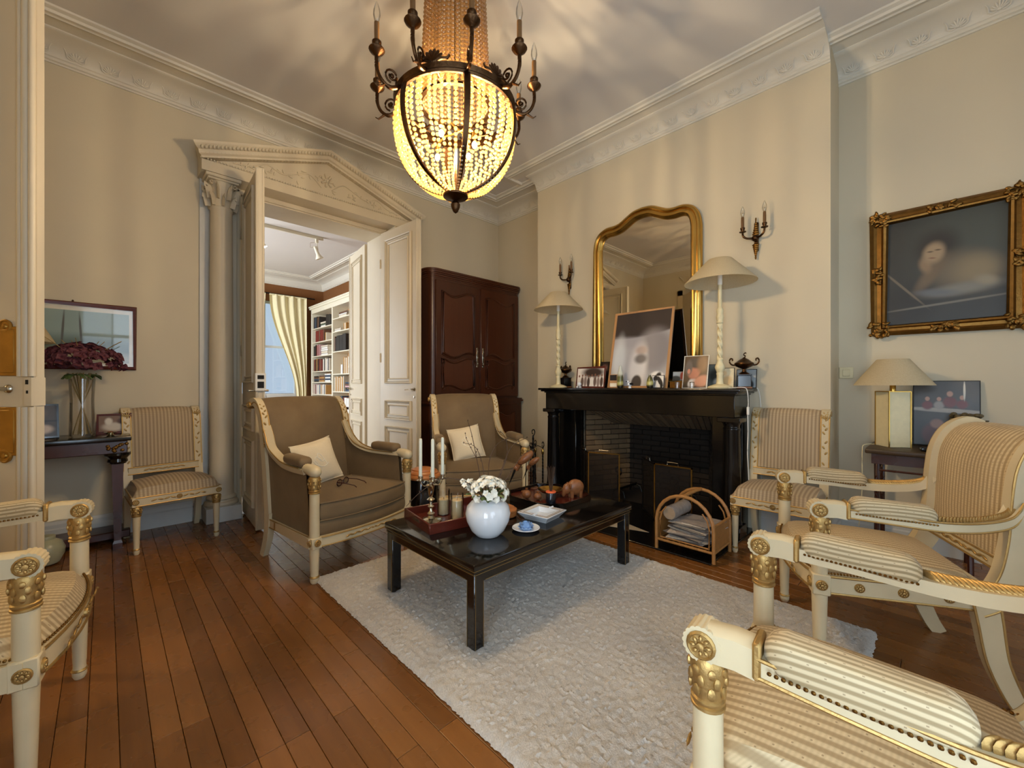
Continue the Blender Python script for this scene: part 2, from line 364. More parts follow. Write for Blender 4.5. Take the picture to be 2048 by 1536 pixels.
# floor with single boards
fl = struct(MB().box(X0-.3, X1+.6, Y0-.4, Y1+.36, -.12, -.022).build('floor', M['swood']))
_pl = {}
def plank_obj(L, w, mat, parent, x, y, nm='plank'):
    k = (round(L, 3), w, mat.name)
    if k not in _pl: _pl[k] = MB().rbox(-w/2+.0008, w/2-.0008, .0008, L-.0008, -.022, 0, .0012, 1).mesh('plank', mat, False)
    return link(nm, _pl[k], parent, (x, y, 0))
bw = .0755; nb = int((X1 - X0) / bw) + 1
for i in range(nb):
    y = Y0; end = Y1 + .36; first = random.choice([.45, .75, 1.05, 1.35])
    L = first
    while y < end - .01:
        L = min(L, end - y)
        if end - y - L < .4: L = end - y
        plank_obj(round(L, 2), bw, M['plank'], fl, X0 + bw*(i+.5), y); y += L; L = random.choice([1.35, 1.65, 1.95])
# walls
def wall(name, boxes, mat):
    m = MB()
    for b in boxes: m.box(*b)
    return struct(m.build(name, mat, smooth=False))
wl = wall('wall_left', [(X0-.3, DX0, Y1, Y1+.36, 0, ZC+.1), (DX1, X1+.5, Y1, Y1+.36, 0, ZC+.1), (DX0, DX1, Y1, Y1+.36, DZ, ZC+.1)], M['wall'])
FY0, FY1, FZ = 1.27, 2.63, .93
wr = wall('wall_right', [(X1, X1+.5, BY1, Y1, 0, ZC+.1), (X1, X1+.5, Y0-.4, BY0, 0, ZC+.1), (XB, X1+.5, BY0, FY0, 0, ZC+.1),
    (XB, X1+.5, FY1, BY1, 0, ZC+.1), (XB, X1+.5, FY0, FY1, FZ, ZC+.1), (X1+.2, X1+.5, FY0, FY1, 0, FZ)], M['wall'])
WN = [(-.35, 1.5), (2.4, 3.5)]; WZ0, WZ1 = .18, 2.95
wb = [(X0-.3, WN[0][0], Y0-.4, Y0, 0, ZC+.1), (WN[0][1], WN[1][0], Y0-.4, Y0, 0, ZC+.1), (WN[1][1], X1, Y0-.4, Y0, 0, ZC+.1)]
for a, b in WN: wb += [(a, b, Y0-.4, Y0, 0, WZ0), (a, b, Y0-.4, Y0, WZ1, ZC+.1)]
wall('wall_rear', wb, M['wall'])
HD0, HD1, HDZ = 2.48, 3.52, 2.93
SW0, SW1 = -.98, .28
wall('wall_near', [(X0-.26, X0, Y0-.4, SW0, 0, ZC+.1), (X0-.26, X0, SW1, HD0, 0, ZC+.1), (X0-.26, X0, SW0, SW1, 0, .2), (X0-.26, X0, SW0, SW1, 2.1, ZC+.1), (X0-.26, X0, HD1, Y1, 0, ZC+.1), (X0-.26, X0, HD0, HD1, HDZ, ZC+.1)], M['wall'])
struct(MB().box(X0-.3, X1+.5, Y0-.4, Y1+.36, ZC, ZC+.15).build('ceiling', M['ceil'], smooth=False))
# windows in the rear wall
def window(name, x0, x1, y, z0, z1, flip=1):
    w = struct(thing(name, loc=((x0+x1)/2, y, z0))); hw = (x1-x0)/2; h = z1-z0
    m = MB(); f = .06
    for a in ((-hw, -hw+f, 0, h), (hw-f, hw, 0, h), (-hw, hw, 0, f), (-hw, hw, h-f, h), (-.05, .05, 0, h)): m.box(a[0], a[1], -.03, .03, a[2], a[3])
    for zz in (h*.30, h*.66): m.box(-hw, hw, -.02, .02, zz-.025, zz+.025)
    m.build('window_frame', M['base'], w)
    zs = [f, h*.30, h*.66, h-f]
    for sx in (-1, 1):
        for k in range(3): MB().box(min(sx*.05, sx*(hw-f)), max(sx*.05, sx*(hw-f)), -.004, .004, zs[k], zs[k+1]).build('pane', M['glass'], w)
    return w
for i, (a, b) in enumerate(WN): window('window_%d' % (i+1), a, b, Y0-.12, WZ0, WZ1)
w4 = window('window_4', SW0, SW1, 0, .2, 2.1); w4.location = (X0-.08, (SW0+SW1)/2, .2); w4.rotation_euler[2] = R(90)  # unseen window added around the side light in the near wall
# skirting boards
def skirt(name, segs):
    m = MB()
    for x0, y0, x1, y1, nx, ny in segs:
        pr = [(0, 0), (.022, 0), (.022, .115), (.016, .125), (.016, .15), (.008, .17), (0, .172)]
        dx, dy = x1-x0, y1-y0; L = math.hypot(dx, dy); n = len(pr)
        vs = [(x0+nx*o, y0+ny*o, z) for o, z in pr] + [(x1+nx*o, y1+ny*o, z) for o, z in pr]
        m.add(vs, [tuple(range(n)), tuple(range(2*n-1, n-1, -1))] + [(i, i+n, (i+1) % n+n, (i+1) % n) for i in range(n)])
    return struct(m.build(name, M['base'], smooth=False))
skirt('baseboard_left', [(X0, Y1, .57, Y1, 0, -1), (2.55, Y1, X1, Y1, 0, -1)])
skirt('baseboard_right', [(X1, Y1, X1, BY1, -1, 0), (XB, BY1, XB, 2.95, -1, 0), (XB, .95, XB, BY0, -1, 0), (X1, BY0, X1, Y0, -1, 0), (XB, BY0, X1, BY0, 0, -1), (XB, BY1, X1, BY1, 0, 1)])
skirt('baseboard_near', [(X0, SW1, X0, HD0-.1, 1, 0), (X0, HD1+.1, X0, Y1, 1, 0)])
# cornice: cove with palmettes, soffit and a triple fillet on the ceiling
cove = [(0, 3.425), (.012, 3.425), (.012, 3.437), (.026, 3.441), (.026, 3.458), (.036, 3.463)] + [(.036+.19*(1-math.cos(R(a))), 3.463+.075*math.sin(R(a))) for a in range(0, 91, 10)] + [(.24, 3.545), (.24, 3.57), (0, 3.57)]
stripp = [(.24, 3.57), (.24, 3.552), (.36, 3.552), (.365, 3.535), (.385, 3.528), (.395, 3.538), (.41, 3.538), (.418, 3.526), (.435, 3.526), (.442, 3.541), (.47, 3.548), (.475, 3.57)]
def crown(name, prof, p0, p1, n, m0, m1, sc=1.0):
    mb = MB(); d = Vector((p1[0]-p0[0], p1[1]-p0[1])).normalized(); k = len(prof); vs = []
    for p, s in ((p0, m0), (p1, -m1)):
        for o, z in prof: o *= sc; vs.append((p[0]+n[0]*o+d.x*o*s, p[1]+n[1]*o+d.y*o*s, z))
    mb.add(vs, [tuple(range(k)), tuple(range(2*k-1, k-1, -1))] + [(i, i+k, (i+1) % k+k, (i+1) % k) for i in range(k)])
    return mb
def palmette():
    m = MB()
    for a in (-62, -42, -21, 0, 21, 42, 62):
        L = .05 - abs(a)*.00018
        m.sph((0, 0, 0), (.0055, .0045, L/2), 6, 6, RY(a) @ T(0, 0, L/2+.008))
    m.sph((0, 0, .006), (.011, .007, .009), 8, 6)
    for s in (-1, 1): m.tube([(s*.01, 0, .0), (s*.03, 0, -.004), (s*.048, 0, .008), (s*.05, 0, .03), (s*.058, 0, .055), (s*.075, 0, .07)], [.005, .005, .004, .004, .003, .002], 6)
    return m.mesh('palmette', M['plaster'])
PALM = palmette()
crowns = [('trim_1', (X0, Y1), (X1, Y1), (0, -1), 1, 1, 1, 1), ('trim_2', (X1, Y1), (X1, BY1), (-1, 0), 1, 0, 1, 1), ('trim_3', (XB, BY1), (XB, BY0), (-1, 0), 0, 0, .86, 1),
          ('trim_4', (X1, BY0), (X1, Y0), (-1, 0), 0, 1, 1, 1), ('trim_5', (X1, Y0), (X0, Y0), (0, 1), 1, 1, 1, 0), ('trim_6', (X0, Y0), (X0, Y1), (1, 0), 1, 1, 1, 1)]
for nm, p0, p1, n, m0, m1, sc, pal in crowns:
    o = struct(crown('c', cove, p0, p1, n, m0, m1, sc).build(nm, M['plaster'], ang=30))
    q0 = (p0[0], p0[1] + (.16 if nm == 'trim_3' else 0))
    crown('c', stripp, q0, p1, n, m0, m1, sc).build('ceiling_fillet', M['plaster'], o, ang=30)
    if pal:
        d = Vector((p1[0]-p0[0], p1[1]-p0[1])); L = d.length; d.normalize(); k = int(L / .172); rz = math.atan2(n[1], n[0]) + PI/2
        for i in range(k):
            s = (i+.5)*L/k
            if (m0 and s < .2) or (m1 and L-s < .2): continue
            q = link('palmette', PALM, o); q.scale = (.95, .7, .95); q.location = (p0[0]+d.x*s+n[0]*.050*sc, p0[1]+d.y*s+n[1]*.050*sc, 3.476); q.rotation_euler = (R(46), 0, rz)
struct(MB().box(3.24, 3.55, 3.455, 3.48, 3.53, 3.57).build('trim_7', M['plaster']))
# ------------------------------------------------------------------ portico round the double door
PC = 1.557
po = struct(thing('trim_8', loc=(PC, 4.39, 0)))
FRT = -.225                      # front of the architrave, relative to the wall
MB().box(-1.0, 1.0, FRT, 0, 2.90, 2.985).build('architrave', M['trim'], po, smooth=False)
MB().prism([(-.98, 2.985), (.98, 2.985), (0, 3.32)], FRT+.035, 0, 'y').build('tympanum', M['trim'], po, smooth=False)
def rake(s):
    pr = [(0, 0), (.0, -.24), (.012, -.245), (.02, -.262), (.045, -.268), (.055, -.285), (.07, -.30), (.085, -.305), (.085, 0)]
    mb = MB(); k = len(pr); vs = []; sl = .335/1.0
    for x, z in ((s*1.0, 2.985), (0, 3.32)):
        for dz, y in pr: vs.append((x + (s*-(-y-.24)*-1 if x and y < -.24 else 0), y, z + dz*1.08))
    mb.add(vs, [tuple(range(k)), tuple(range(2*k-1, k-1, -1))] + [(i, i+k, (i+1) % k+k, (i+1) % k) for i in range(k)])
    return mb
for s in (-1, 1):
    rc = rake(s).build('raking_cornice', M['trim'], po, smooth=False)
    e = MB(); n = 38; a = math.atan2(.335, 1.0)
    for i in range(n):
        t = (i+.5)/n; x = s*(1-t)*1.02; z = 2.985 + .335*t
        e.sph((x, -.288, z+.062), (.0115, .016, .017), 6, 5)
        e.sph((x, -.258, z+.030), (.007, .008, .009), 6, 5); e.box(x-.003, x+.003, FRT-.018, FRT+.02, z-.006, z+.006)
    tag(e.build('egg_and_dart', M['trim'], rc), kind='stuff')
e = MB()
for i in range(90): e.sph((-.97+1.94*(i+.5)/90, FRT-.004, 2.992), (.0075, .008, .009), 6, 4)
tag(e.build('bead_row', M['trim'], po), kind='stuff')
e = MB(); rnd = random.Random(3)
for s in (-1, 1):
    e.tube(spline([(s*.05, FRT+.03, 3.07), (s*.16, FRT+.03, 3.16), (s*.28, FRT+.03, 3.12), (s*.40, FRT+.03, 3.08), (s*.52, FRT+.03, 3.12), (s*.64, FRT+.03, 3.06), (s*.78, FRT+.03, 3.04)], 6), .006, 6)
    for i in range(26):
        t = rnd.random(); x = .05+.72*t; z = 3.04+.17*(1-t)*rnd.random()
        e.sph((0, 0, 0), (.008, .008, .02), 6, 5, T(s*x, FRT+.03, z) @ RY(rnd.uniform(0, 180)))
for i in range(24):
    a = i*.9; r = .012*math.sqrt(i); e.sph((r*math.cos(a), FRT+.028, 3.15+r*math.sin(a)), (.013, .014, .013), 6, 5)
e.build('carved_garland', M['trim'], po)
# casing of the opening
cs = [(0, 0), (0, .02), (.015, .03), (.03, .03), (.035, .022), (.06, .022), (.07, .035), (.085, .035), (.09, 0)]
cm = MB()
for s, x in ((-1, DX0-PC), (1, DX1-PC)): cm.prism([(x+s*o, -d) for o, d in cs], 0, DZ+.07, 'z')
cm.prism([(-d, DZ+o) for o, d in cs], DX0-PC-.09, DX1-PC+.09, 'x')
cm.build('door_casing', M['doorp'], po, smooth=False)
MB().box(DX0-PC-.005, DX0-PC+.012, .0, .36, 0, DZ).box(DX1-PC-.012, DX1-PC+.005, 0, .36, 0, DZ).box(DX0-PC, DX1-PC, 0, .36, DZ-.012, DZ+.005).build('reveal_lining', M['doorp'], po, smooth=False)
for s, (xa, xb) in ((-1, (.57, DX0-.09)), (1, (DX1+.09, 2.545))):
    MB().box(xa-PC, xb-PC, -.02, 0, .12, 2.9).build('wall_panel', M['base'], po, smooth=False)
def column(nm, x):
    c = struct(thing(nm, loc=(x, 4.285, 0)))
    MB().rbox(-.125, .125, -.125, .105, 0, .125, .004, 1).build('plinth', M['base'], c)
    MB().lathe([(.118, .125), (.125, .14), (.118, .158), (.10, .164), (.097, .175), (.108, .185), (.103, .2), (.09, .21), (.088, .23)], 28).build('base_moulding', M['trim'], c)
    MB().lathe([(.088, .23), (.089, .9), (.085, 1.7), (.078, 2.62), (.084, 2.63), (.084, 2.645), (.076, 2.65)], 28).build('shaft', M['trim'], c)
    cp = MB().lathe([(.076, 2.65), (.074, 2.70), (.078, 2.78), (.095, 2.86), (.10, 2.87)], 24).build('capital', M['trim'], c)
    MB().rbox(-.125, .125, -.115, .105, 2.872, 2.90, .005, 1).rbox(-.11, .11, -.10, .105, 2.855, 2.874, .005, 1).build('abacus', M['trim'], cp)
    for k in range(8):
        for lv, (z, h, r) in enumerate(((2.655, .085, .078), (2.71, .11, .082))):
            a = k*45 + lv*22.5
            lf = MB().sweep([(-.032, -.004), (-.016, .006), (0, .012), (.016, .006), (.032, -.004), (0, -.006)], [(0, r+.004, z), (0, r+.014, z+h*.5), (0, r+.030, z+h*.85), (0, r+.046, z+h*.92), (0, r+.052, z+h*.74)], (1, 0, 0), M=RZ(a) @ Matrix.Identity(4), scale=[1, 1, .8, .5, .2])
            lf.build('acanthus_leaf', M['trim'], cp)
    for k in range(4):
        a = 45+k*90; v = MB(); pts = [(0, .115+.020*math.cos(t)*(1-t/9), 2.852-.016-.02*math.sin(t)*(1-t/9)) for t in [i*.6 for i in range(11)]]
        v.tube(pts, .006, 6, M=RZ(a)).build('volute', M['trim'], cp)
column('trim_9', .71); column('trim_10', 2*PC-.71)
# ------------------------------------------------------------------ door leaves
def panel_frame(m, x0, x1, z0, z1, y, sgn, w=.05, d=.02):
    for k, (o, ww, dd) in enumerate(((0, .018, d), (.022, .008, d*.5), (w*.95, .014, d*.75))):
        a0, a1, b0, b1 = x0+o, x1-o, z0+o, z1-o
        pr = [(0, 0), (ww*.3, dd), (ww*.8, dd*.8), (ww, 0)]
        for (p, q) in (((a0, b0), (a1, b0)), ((a1, b0), (a1, b1)), ((a1, b1), (a0, b1)), ((a0, b1), (a0, b0))):
            dx, dz = q[0]-p[0], q[1]-p[1]; L = math.hypot(dx, dz); dx /= L; dz /= L; nx, nz = -dz, dx; vs = []
            for (pt, s) in ((p, 1), (q, -1)):
                for o2, d2 in pr: vs.append((pt[0]+nx*o2+dx*o2*s, y+sgn*d2, pt[1]+nz*o2+dz*o2*s))
            m.add(vs, [(i, i+4, i+5, i+1) for i in range(3)] + [(0, 1, 2, 3), (7, 6, 5, 4)])
def leaf(nm, L, H, loc, rz, panels, handle_side=-1, zoff=.012, casing=True):
    d = struct(thing(nm, loc=loc, rz=rz)); t = .042
    MB().box(0, L, -t/2, t/2, zoff, H).build('door_board', M['doorp'], d, smooth=False)
    if casing: MB().tube([(L-.006, -t/2, zoff), (L-.006, -t/2, H)], .011, 8).tube([(L-.006, t/2, zoff), (L-.006, t/2, H)], .011, 8).build('edge_bead', M['doorp'], d)
    for (z0, z1) in panels:
        m = MB()
        for sg in (-1, 1): panel_frame(m, .10, L-.10, z0, z1, sg*t/2, sg)
        m.build('panel', M['doorp'], d, smooth=False)
    for sg in (-1, 1):
        h = MB().lathe([(.018, 0), (.018, .006), (.008, .01), (.008, .045)], 12, T(L-.05, sg*t/2, 1.10) @ RX(90 if sg < 0 else -90))
        h.tube([(L-.05, sg*(t/2+.042), 1.10), (L-.09, sg*(t/2+.045), 1.103), (L-.155, sg*(t/2+.04), 1.095)], [.008, .007, .005], 8)
        h.build('handle', M['nickel'], d)
        MB().lathe([(.012, 0), (.012, .004), (.004, .005)], 10, T(L-.05, sg*t/2, 1.02) @ RX(90 if sg < 0 else -90)).build('keyhole', M['nickel'], d)
    for z in (.35, 1.45, 2.5): MB().tube([(.0, -t/2-.004, z-.05), (.0, -t/2-.004, z+.05)], .009, 8).build('hinge', M['doorp'], d)
    return d
PAN = [(.16, .70), (.77, .98), (1.16, 2.74)]
l1 = leaf('door_1', .665, 2.84, (DX0+.03, 4.36, 0), R(-93.2), PAN)
MB().box(.618, .690, -.036, .036, 1.10, 1.235).build('lock_case', M['white'], l1)
MB().box(.685, .694, -.022, .022, 1.19, 1.22).box(.685, .694, -.022, .022, 1.12, 1.17).build('lock_slot', M['screw'], l1)
leaf('door_2', .665, 2.84, (DX1-.02, 4.36, 0), R(-84.5), PAN)
leaf('door_4', .66, 2.84, (DX1+.0, 4.80, 0), R(81.5), PAN)
leaf('door_5', .66, 2.84, (DX0-.0, 4.80, 0), R(101), PAN)
# near leaf that stands open in the left foreground
hx, hy = -.93, 3.50
d3 = struct(thing('door_3', loc=(hx, hy, 0), rz=math.atan2(2.80-hy, -.21-hx))); L3 = math.hypot(2.80-hy, -.21-hx)
MB().box(0, L3-.004, -.02, .022, .012, 2.92).build('door_board', M['doorp'], d3, smooth=False)
m = MB()
for z0, z1 in ((.012, 1.045), (1.18, 2.92)):
    for x, r in ((L3-.008, .013), (L3-.035, .016), (L3-.062, .011)): m.tube([(x, -.022, z0), (x, -.022, z1)], r, 10)
m.build('edge_moulding', M['doorp'], d3)
m = MB()
for z0, z1 in ((.16, .72), (1.55, 2.78)): panel_frame(m, .12, L3-.17, z0, z1, -.02, -1)
m.build('panel', M['doorp'], d3, smooth=False)
MB().box(L3-.03, L3+.001, -.034, .022, 1.05, 1.176).build('lock_plate', M['doorp'], d3)
MB().box(L3-.024, L3-.012, -.0355, -.033, 1.145, 1.165).box(L3-.021, L3-.013, -.0355, -.033, 1.105, 1.118).build('lock_slot', M['screw'], d3)
for z0, z1, top in ((1.182, 1.40, 1), (.83, 1.045, 0)):
    px = L3-.125; m = MB().rbox(px-.054, px+.054, -.027, -.018, z0, z1, .003, 1)
    m.rbox(px-.045, px+.045, -.030, -.022, z0+.012, z1-.012, .004, 1)
    zz = z1 if top else z0
    m.lathe([(.03, 0), (.032, .008), (.026, .012), (.022, .007), (.012, .007), (.008, .012), (.001, .013)], 20, T(px, -.019, zz) @ RX(90))
    m.build('push_plate', M['plate'], d3)
h = MB().lathe([(.02, 0), (.018, .006), (.009, .012), (.009, .045)], 12, T(L3-.115, -.02, 1.125) @ RX(90)); h.tube([(L3-.115, -.062, 1.125), (L3-.15, -.066, 1.13), (L3-.23, -.06, 1.12)], [.011, .01, .007], 10)
h.build('handle', M['nickel'], d3)
# overdoor relief and casing on the near wall (seen in the mirror)
od = struct(thing('trim_11', loc=(X0, (HD0+HD1)/2, 0))); hw = (HD1-HD0)/2
cm = MB()
for s in (-1, 1): cm.box(0, .03, min(s*hw, s*(hw+.1)), max(s*hw, s*(hw+.1)), 0, HDZ+.1)
cm.box(0, .03, -hw-.1, hw+.1, HDZ, HDZ+.1); cm.build('door_casing', M['trim'], od, smooth=False)
e = MB()
for i in range(20):
    a = i*2*PI/20; e.sph((.02, .16*math.cos(a), 3.2+.12*math.sin(a)), (.02, .026, .02), 6, 5)
for s in (-1, 1): e.tube(spline([(.015, s*.16, 3.15), (.015, s*.32, 3.28), (.015, s*.45, 3.18), (.015, s*.58, 3.3)], 6), .016, 6)
e.build('carved_relief', M['trim'], od)
# hall behind the near door
wall('wall_hall', [(-3.4, -3.3, 1.0, 5.2, 0, 3.3), (-3.4, X0-.26, .9, 1.0, 0, 3.3), (-3.4, X0-.26, 5.2, 5.3, 0, 3.3), (-3.4, X0-.26, 1.0, 5.2, 3.2, 3.3), (-3.4, X0-.26, 1.0, 5.2, -.1, -.02)], M['wall'])
# ------------------------------------------------------------------ library beyond the double door
LX0, LX1, LY0, LY1 = -1.3, 3.70, Y1+.36, 10.2
lf = struct(MB().box(LX0, LX1, LY0, LY1, -.12, -.022).build('floor', M['libplank'], smooth=False))
for i in range(38): plank_obj(LY1-LY0, .13, M['libplank'], lf, LX0+.13*(i+.5), LY0)
LW = (1.75, 3.15)
wall('wall_library_back', [(LX0, LW[0], LY1, LY1+.3, 0, 3.66), (LW[1], LX1+.3, LY1, LY1+.3, 0, 3.66), (LW[0], LW[1], LY1, LY1+.3, 3.0, 3.66), (LW[0], LW[1], LY1, LY1+.3, 0, .05)], M['libwall'])
wall('wall_library_right', [(LX1, LX1+.3, LY0, LY1, 0, 3.66)], M['libwall'])
wall('wall_library_left', [(LX0-.3, LX0, LY0, 6.5, 0, 3.66), (LX0-.3, LX0, 8.7, LY1, 0, 3.66), (LX0-.3, LX0, 6.5, 8.7, 0, .4), (LX0-.3, LX0, 6.5, 8.7, 3.0, 3.66)], M['libwall'])
struct(MB().box(LX0, LX1+.3, LY0, LY1+.3, ZC, ZC+.15).build('ceiling', M['ceil'], smooth=False))
for nm, p0, p1, n in (('trim_12', (LX0, LY1), (LX1, LY1), (0, -1)), ('trim_13', (LX1, LY1), (LX1, LY0), (-1, 0))):
    o = struct(crown('c', [(a*1.0, z-.06 if z < 3.5 else z) for a, z in cove], p0, p1, n, 1, 1).build(nm, M['plaster'], ang=30)); crown('c', stripp, p0, p1, n, 1, 1).build('ceiling_fillet', M['plaster'], o, ang=30)
rl_ = struct(thing('trim_15', loc=(2.45, LY1+.42, 0)))
MB().box(-.8, .8, -.015, .015, .92, .96).box(-.8, .8, -.012, .012, .1, .13).build('hand_rail', M['iron'], rl_, smooth=False)
for i in range(13): MB().tube([(-.75+.125*i, 0, .12), (-.75+.125*i, 0, .93)], .009, 6).build('baluster', M['iron'], rl_)
lw = window('window_3', LW[0], LW[1], LY1+.1, .05, 3.0)
m = MB()
for sx in (-1, 1): panel_frame(m, min(sx*.08, sx*.62), max(sx*.08, sx*.62), .08, .82, -.01, -1); m.box(min(sx*.06, sx*.64), max(sx*.06, sx*.64), -.01, .01, .04, .86)
m.build('lower_panel', M['base'], lw, smooth=False)
# ================================================================== FURNITURE
# ------------------------------------------------------------------ rug
rg = thing('rug', 'thick off-white wool rug under the black coffee table', 'rug', (1.695, 1.365, 0))
rnd = random.Random(11); RW, RL = .825, 1.18
def pile(u, v):
    x = (u-.5)*2*RW; y = (v-.5)*2*RL; e = min(1, (1-abs(u-.5)*2)*34, (1-abs(v-.5)*2)*48)
    return (x + rnd.uniform(-.004, .004), y + rnd.uniform(-.004, .004), .004 + .018*math.sqrt(max(0, e)) + rnd.uniform(-.005, .005)*e)
tag(MB().grid(pile, 170, 240).build('pile', M['rug'], rg), kind='stuff')
MB().box(-RW+.004, RW-.004, -RL+.004, RL-.004, .001, .006).build('backing', M['asphalt'], rg)
# ------------------------------------------------------------------ shared chair pieces
def rosette(m, c, r, ax, n=8):
    A = {'x': RY(90), '-x': RY(-90), 'y': RX(-90), '-y': RX(90)}[ax]; Q = T(*c) @ A
    m.lathe([(r, -.004), (r, .003), (r*.86, .006), (r*.76, .003), (r*.3, .003), (r*.25, .008), (.0005, .009)], 16, Q)
    for i in range(n): m.sph((r*.52, 0, .004), (r*.24, r*.16, .004), 6, 4, Q @ RZ(360/n*i))
def ros(parent, c, r, ax): m = MB(); rosette(m, c, r, ax); return m.build('rosette', M['gold'], parent)
def turned_leg(z1, r0=.017, r1=.024): return [(r0*.8, 0), (r0*1.1, .012), (r0*1.15, .03), (r0, .045), (r0, .06), (r0*1.05, .07), (r1*.97, z1-.02), (r1, z1)]
def collar(z0, z1, r):
    h = z1-z0; m = MB().lathe([(r*.98, z0), (r*1.12, z0+h*.03), (r*1.12, z0+h*.08), (r*1.0, z0+h*.1), (r*1.1, z0+h*.14), (r*1.1, z0+h*.19), (r*.97, z0+h*.22), (r*1.02, z0+h*.35), (r*1.13, z0+h*.65), (r*1.17, z0+h*.85), (r*1.05, z0+h*.95), (r*.9, z1)], 18)
    for i in range(7):
        for k, (zz, l) in enumerate(((.38, .20), (.58, .20), (.76, .16))): m.sph((r*1.1+k*.0012, 0, z0+h*zz), (.0045, .0075, h*l*.6), 6, 5, RZ(i*360/7 + (k % 2)*18))
    return m
def rails(path, w, z0, z1, m=None): return (m or MB()).sweep([(-w/2, z0), (w/2, z0), (w/2, z1), (-w/2, z1)], path, (0, 0, 1), closed=True)
def dome(plan, z0, z1, h, n=20):
    """upholstered seat on plan(u, v): u across, v front to back, both -1..1"""
    def fn(u, v):
        a, b = u*2-1, v*2-1; x, y = plan(a, b); e = max(0, 1-abs(a)**6)**.5*max(0, 1-abs(b)**6)**.5
        return (x, y, z0 + (z1-z0)*min(1, e*1.6) + h*(1-a*a)*(1-b*b))
    return MB().grid(fn, n, n)
def cushion_box(plan, z0, z1, crown_, n=14, r=.02):
    m = MB()
    def side(u, v):
        k = u*4; s = int(k) % 4; t = k - int(k); a, b = ((-1+2*t, -1), (1, -1+2*t), (1-2*t, 1), (-1, 1-2*t))[s]; x, y = plan(a, b); c = plan(0, 0)
        q = 1 - .035*(abs(v*2-1)**3); return (c[0]+(x-c[0])*q, c[1]+(y-c[1])*q, z0+(z1-z0)*v)
    m.grid(side, n*4, 6, True)
    def top(z, h):
        def fn(u, v):
            a, b = u*2-1, v*2-1; x, y = plan(a, b); c = plan(0, 0); return (c[0]+(x-c[0])*.965, c[1]+(y-c[1])*.965, z + h*(1-a*a)*(1-b*b))
        return fn
    m.grid(top(z1, crown_), n, n); m.grid(top(z0, 0), 1, 1); return m
def pipe(plan, z, r=.004, n=14, k=.985):
    c = plan(0, 0); pts = []
    for s in range(4):
        for i in range(n):
            t = i/n; a, b = ((-1+2*t, -1), (1, -1+2*t), (1-2*t, 1), (-1, 1-2*t))[s]; x, y = plan(a, b); pts.append((c[0]+(x-c[0])*k, c[1]+(y-c[1])*k, z))
    return MB().tube(pts, r, 6, True)
def garland(m, p, L, z, ax, n=9):
    for i in range(n):
        t = (i-(n-1)/2)/(n-1); s = 1 if t < 0 else -1
        c = (p[0]+L*t, p[1], z) if ax == 'x' else (p[0], p[1]+L*t, z)
        m.sph((0, 0, 0), (.018, .004, .0055) if ax == 'x' else (.004, .018, .0055), 6, 5, T(*c) @ (RY(s*(18 if i % 2 else -18)) if ax == 'x' else RX(s*18)))
def vine(m, x, y, z0, z1, lean=0, n=11):
    for i in range(n):
        t = i/(n-1); s = 1 if i % 2 else -1
        m.sph((0, 0, 0), (.006, .004, .013), 6, 5, T(x+s*.006, y+lean*t, z0+(z1-z0)*t) @ RY(s*32))
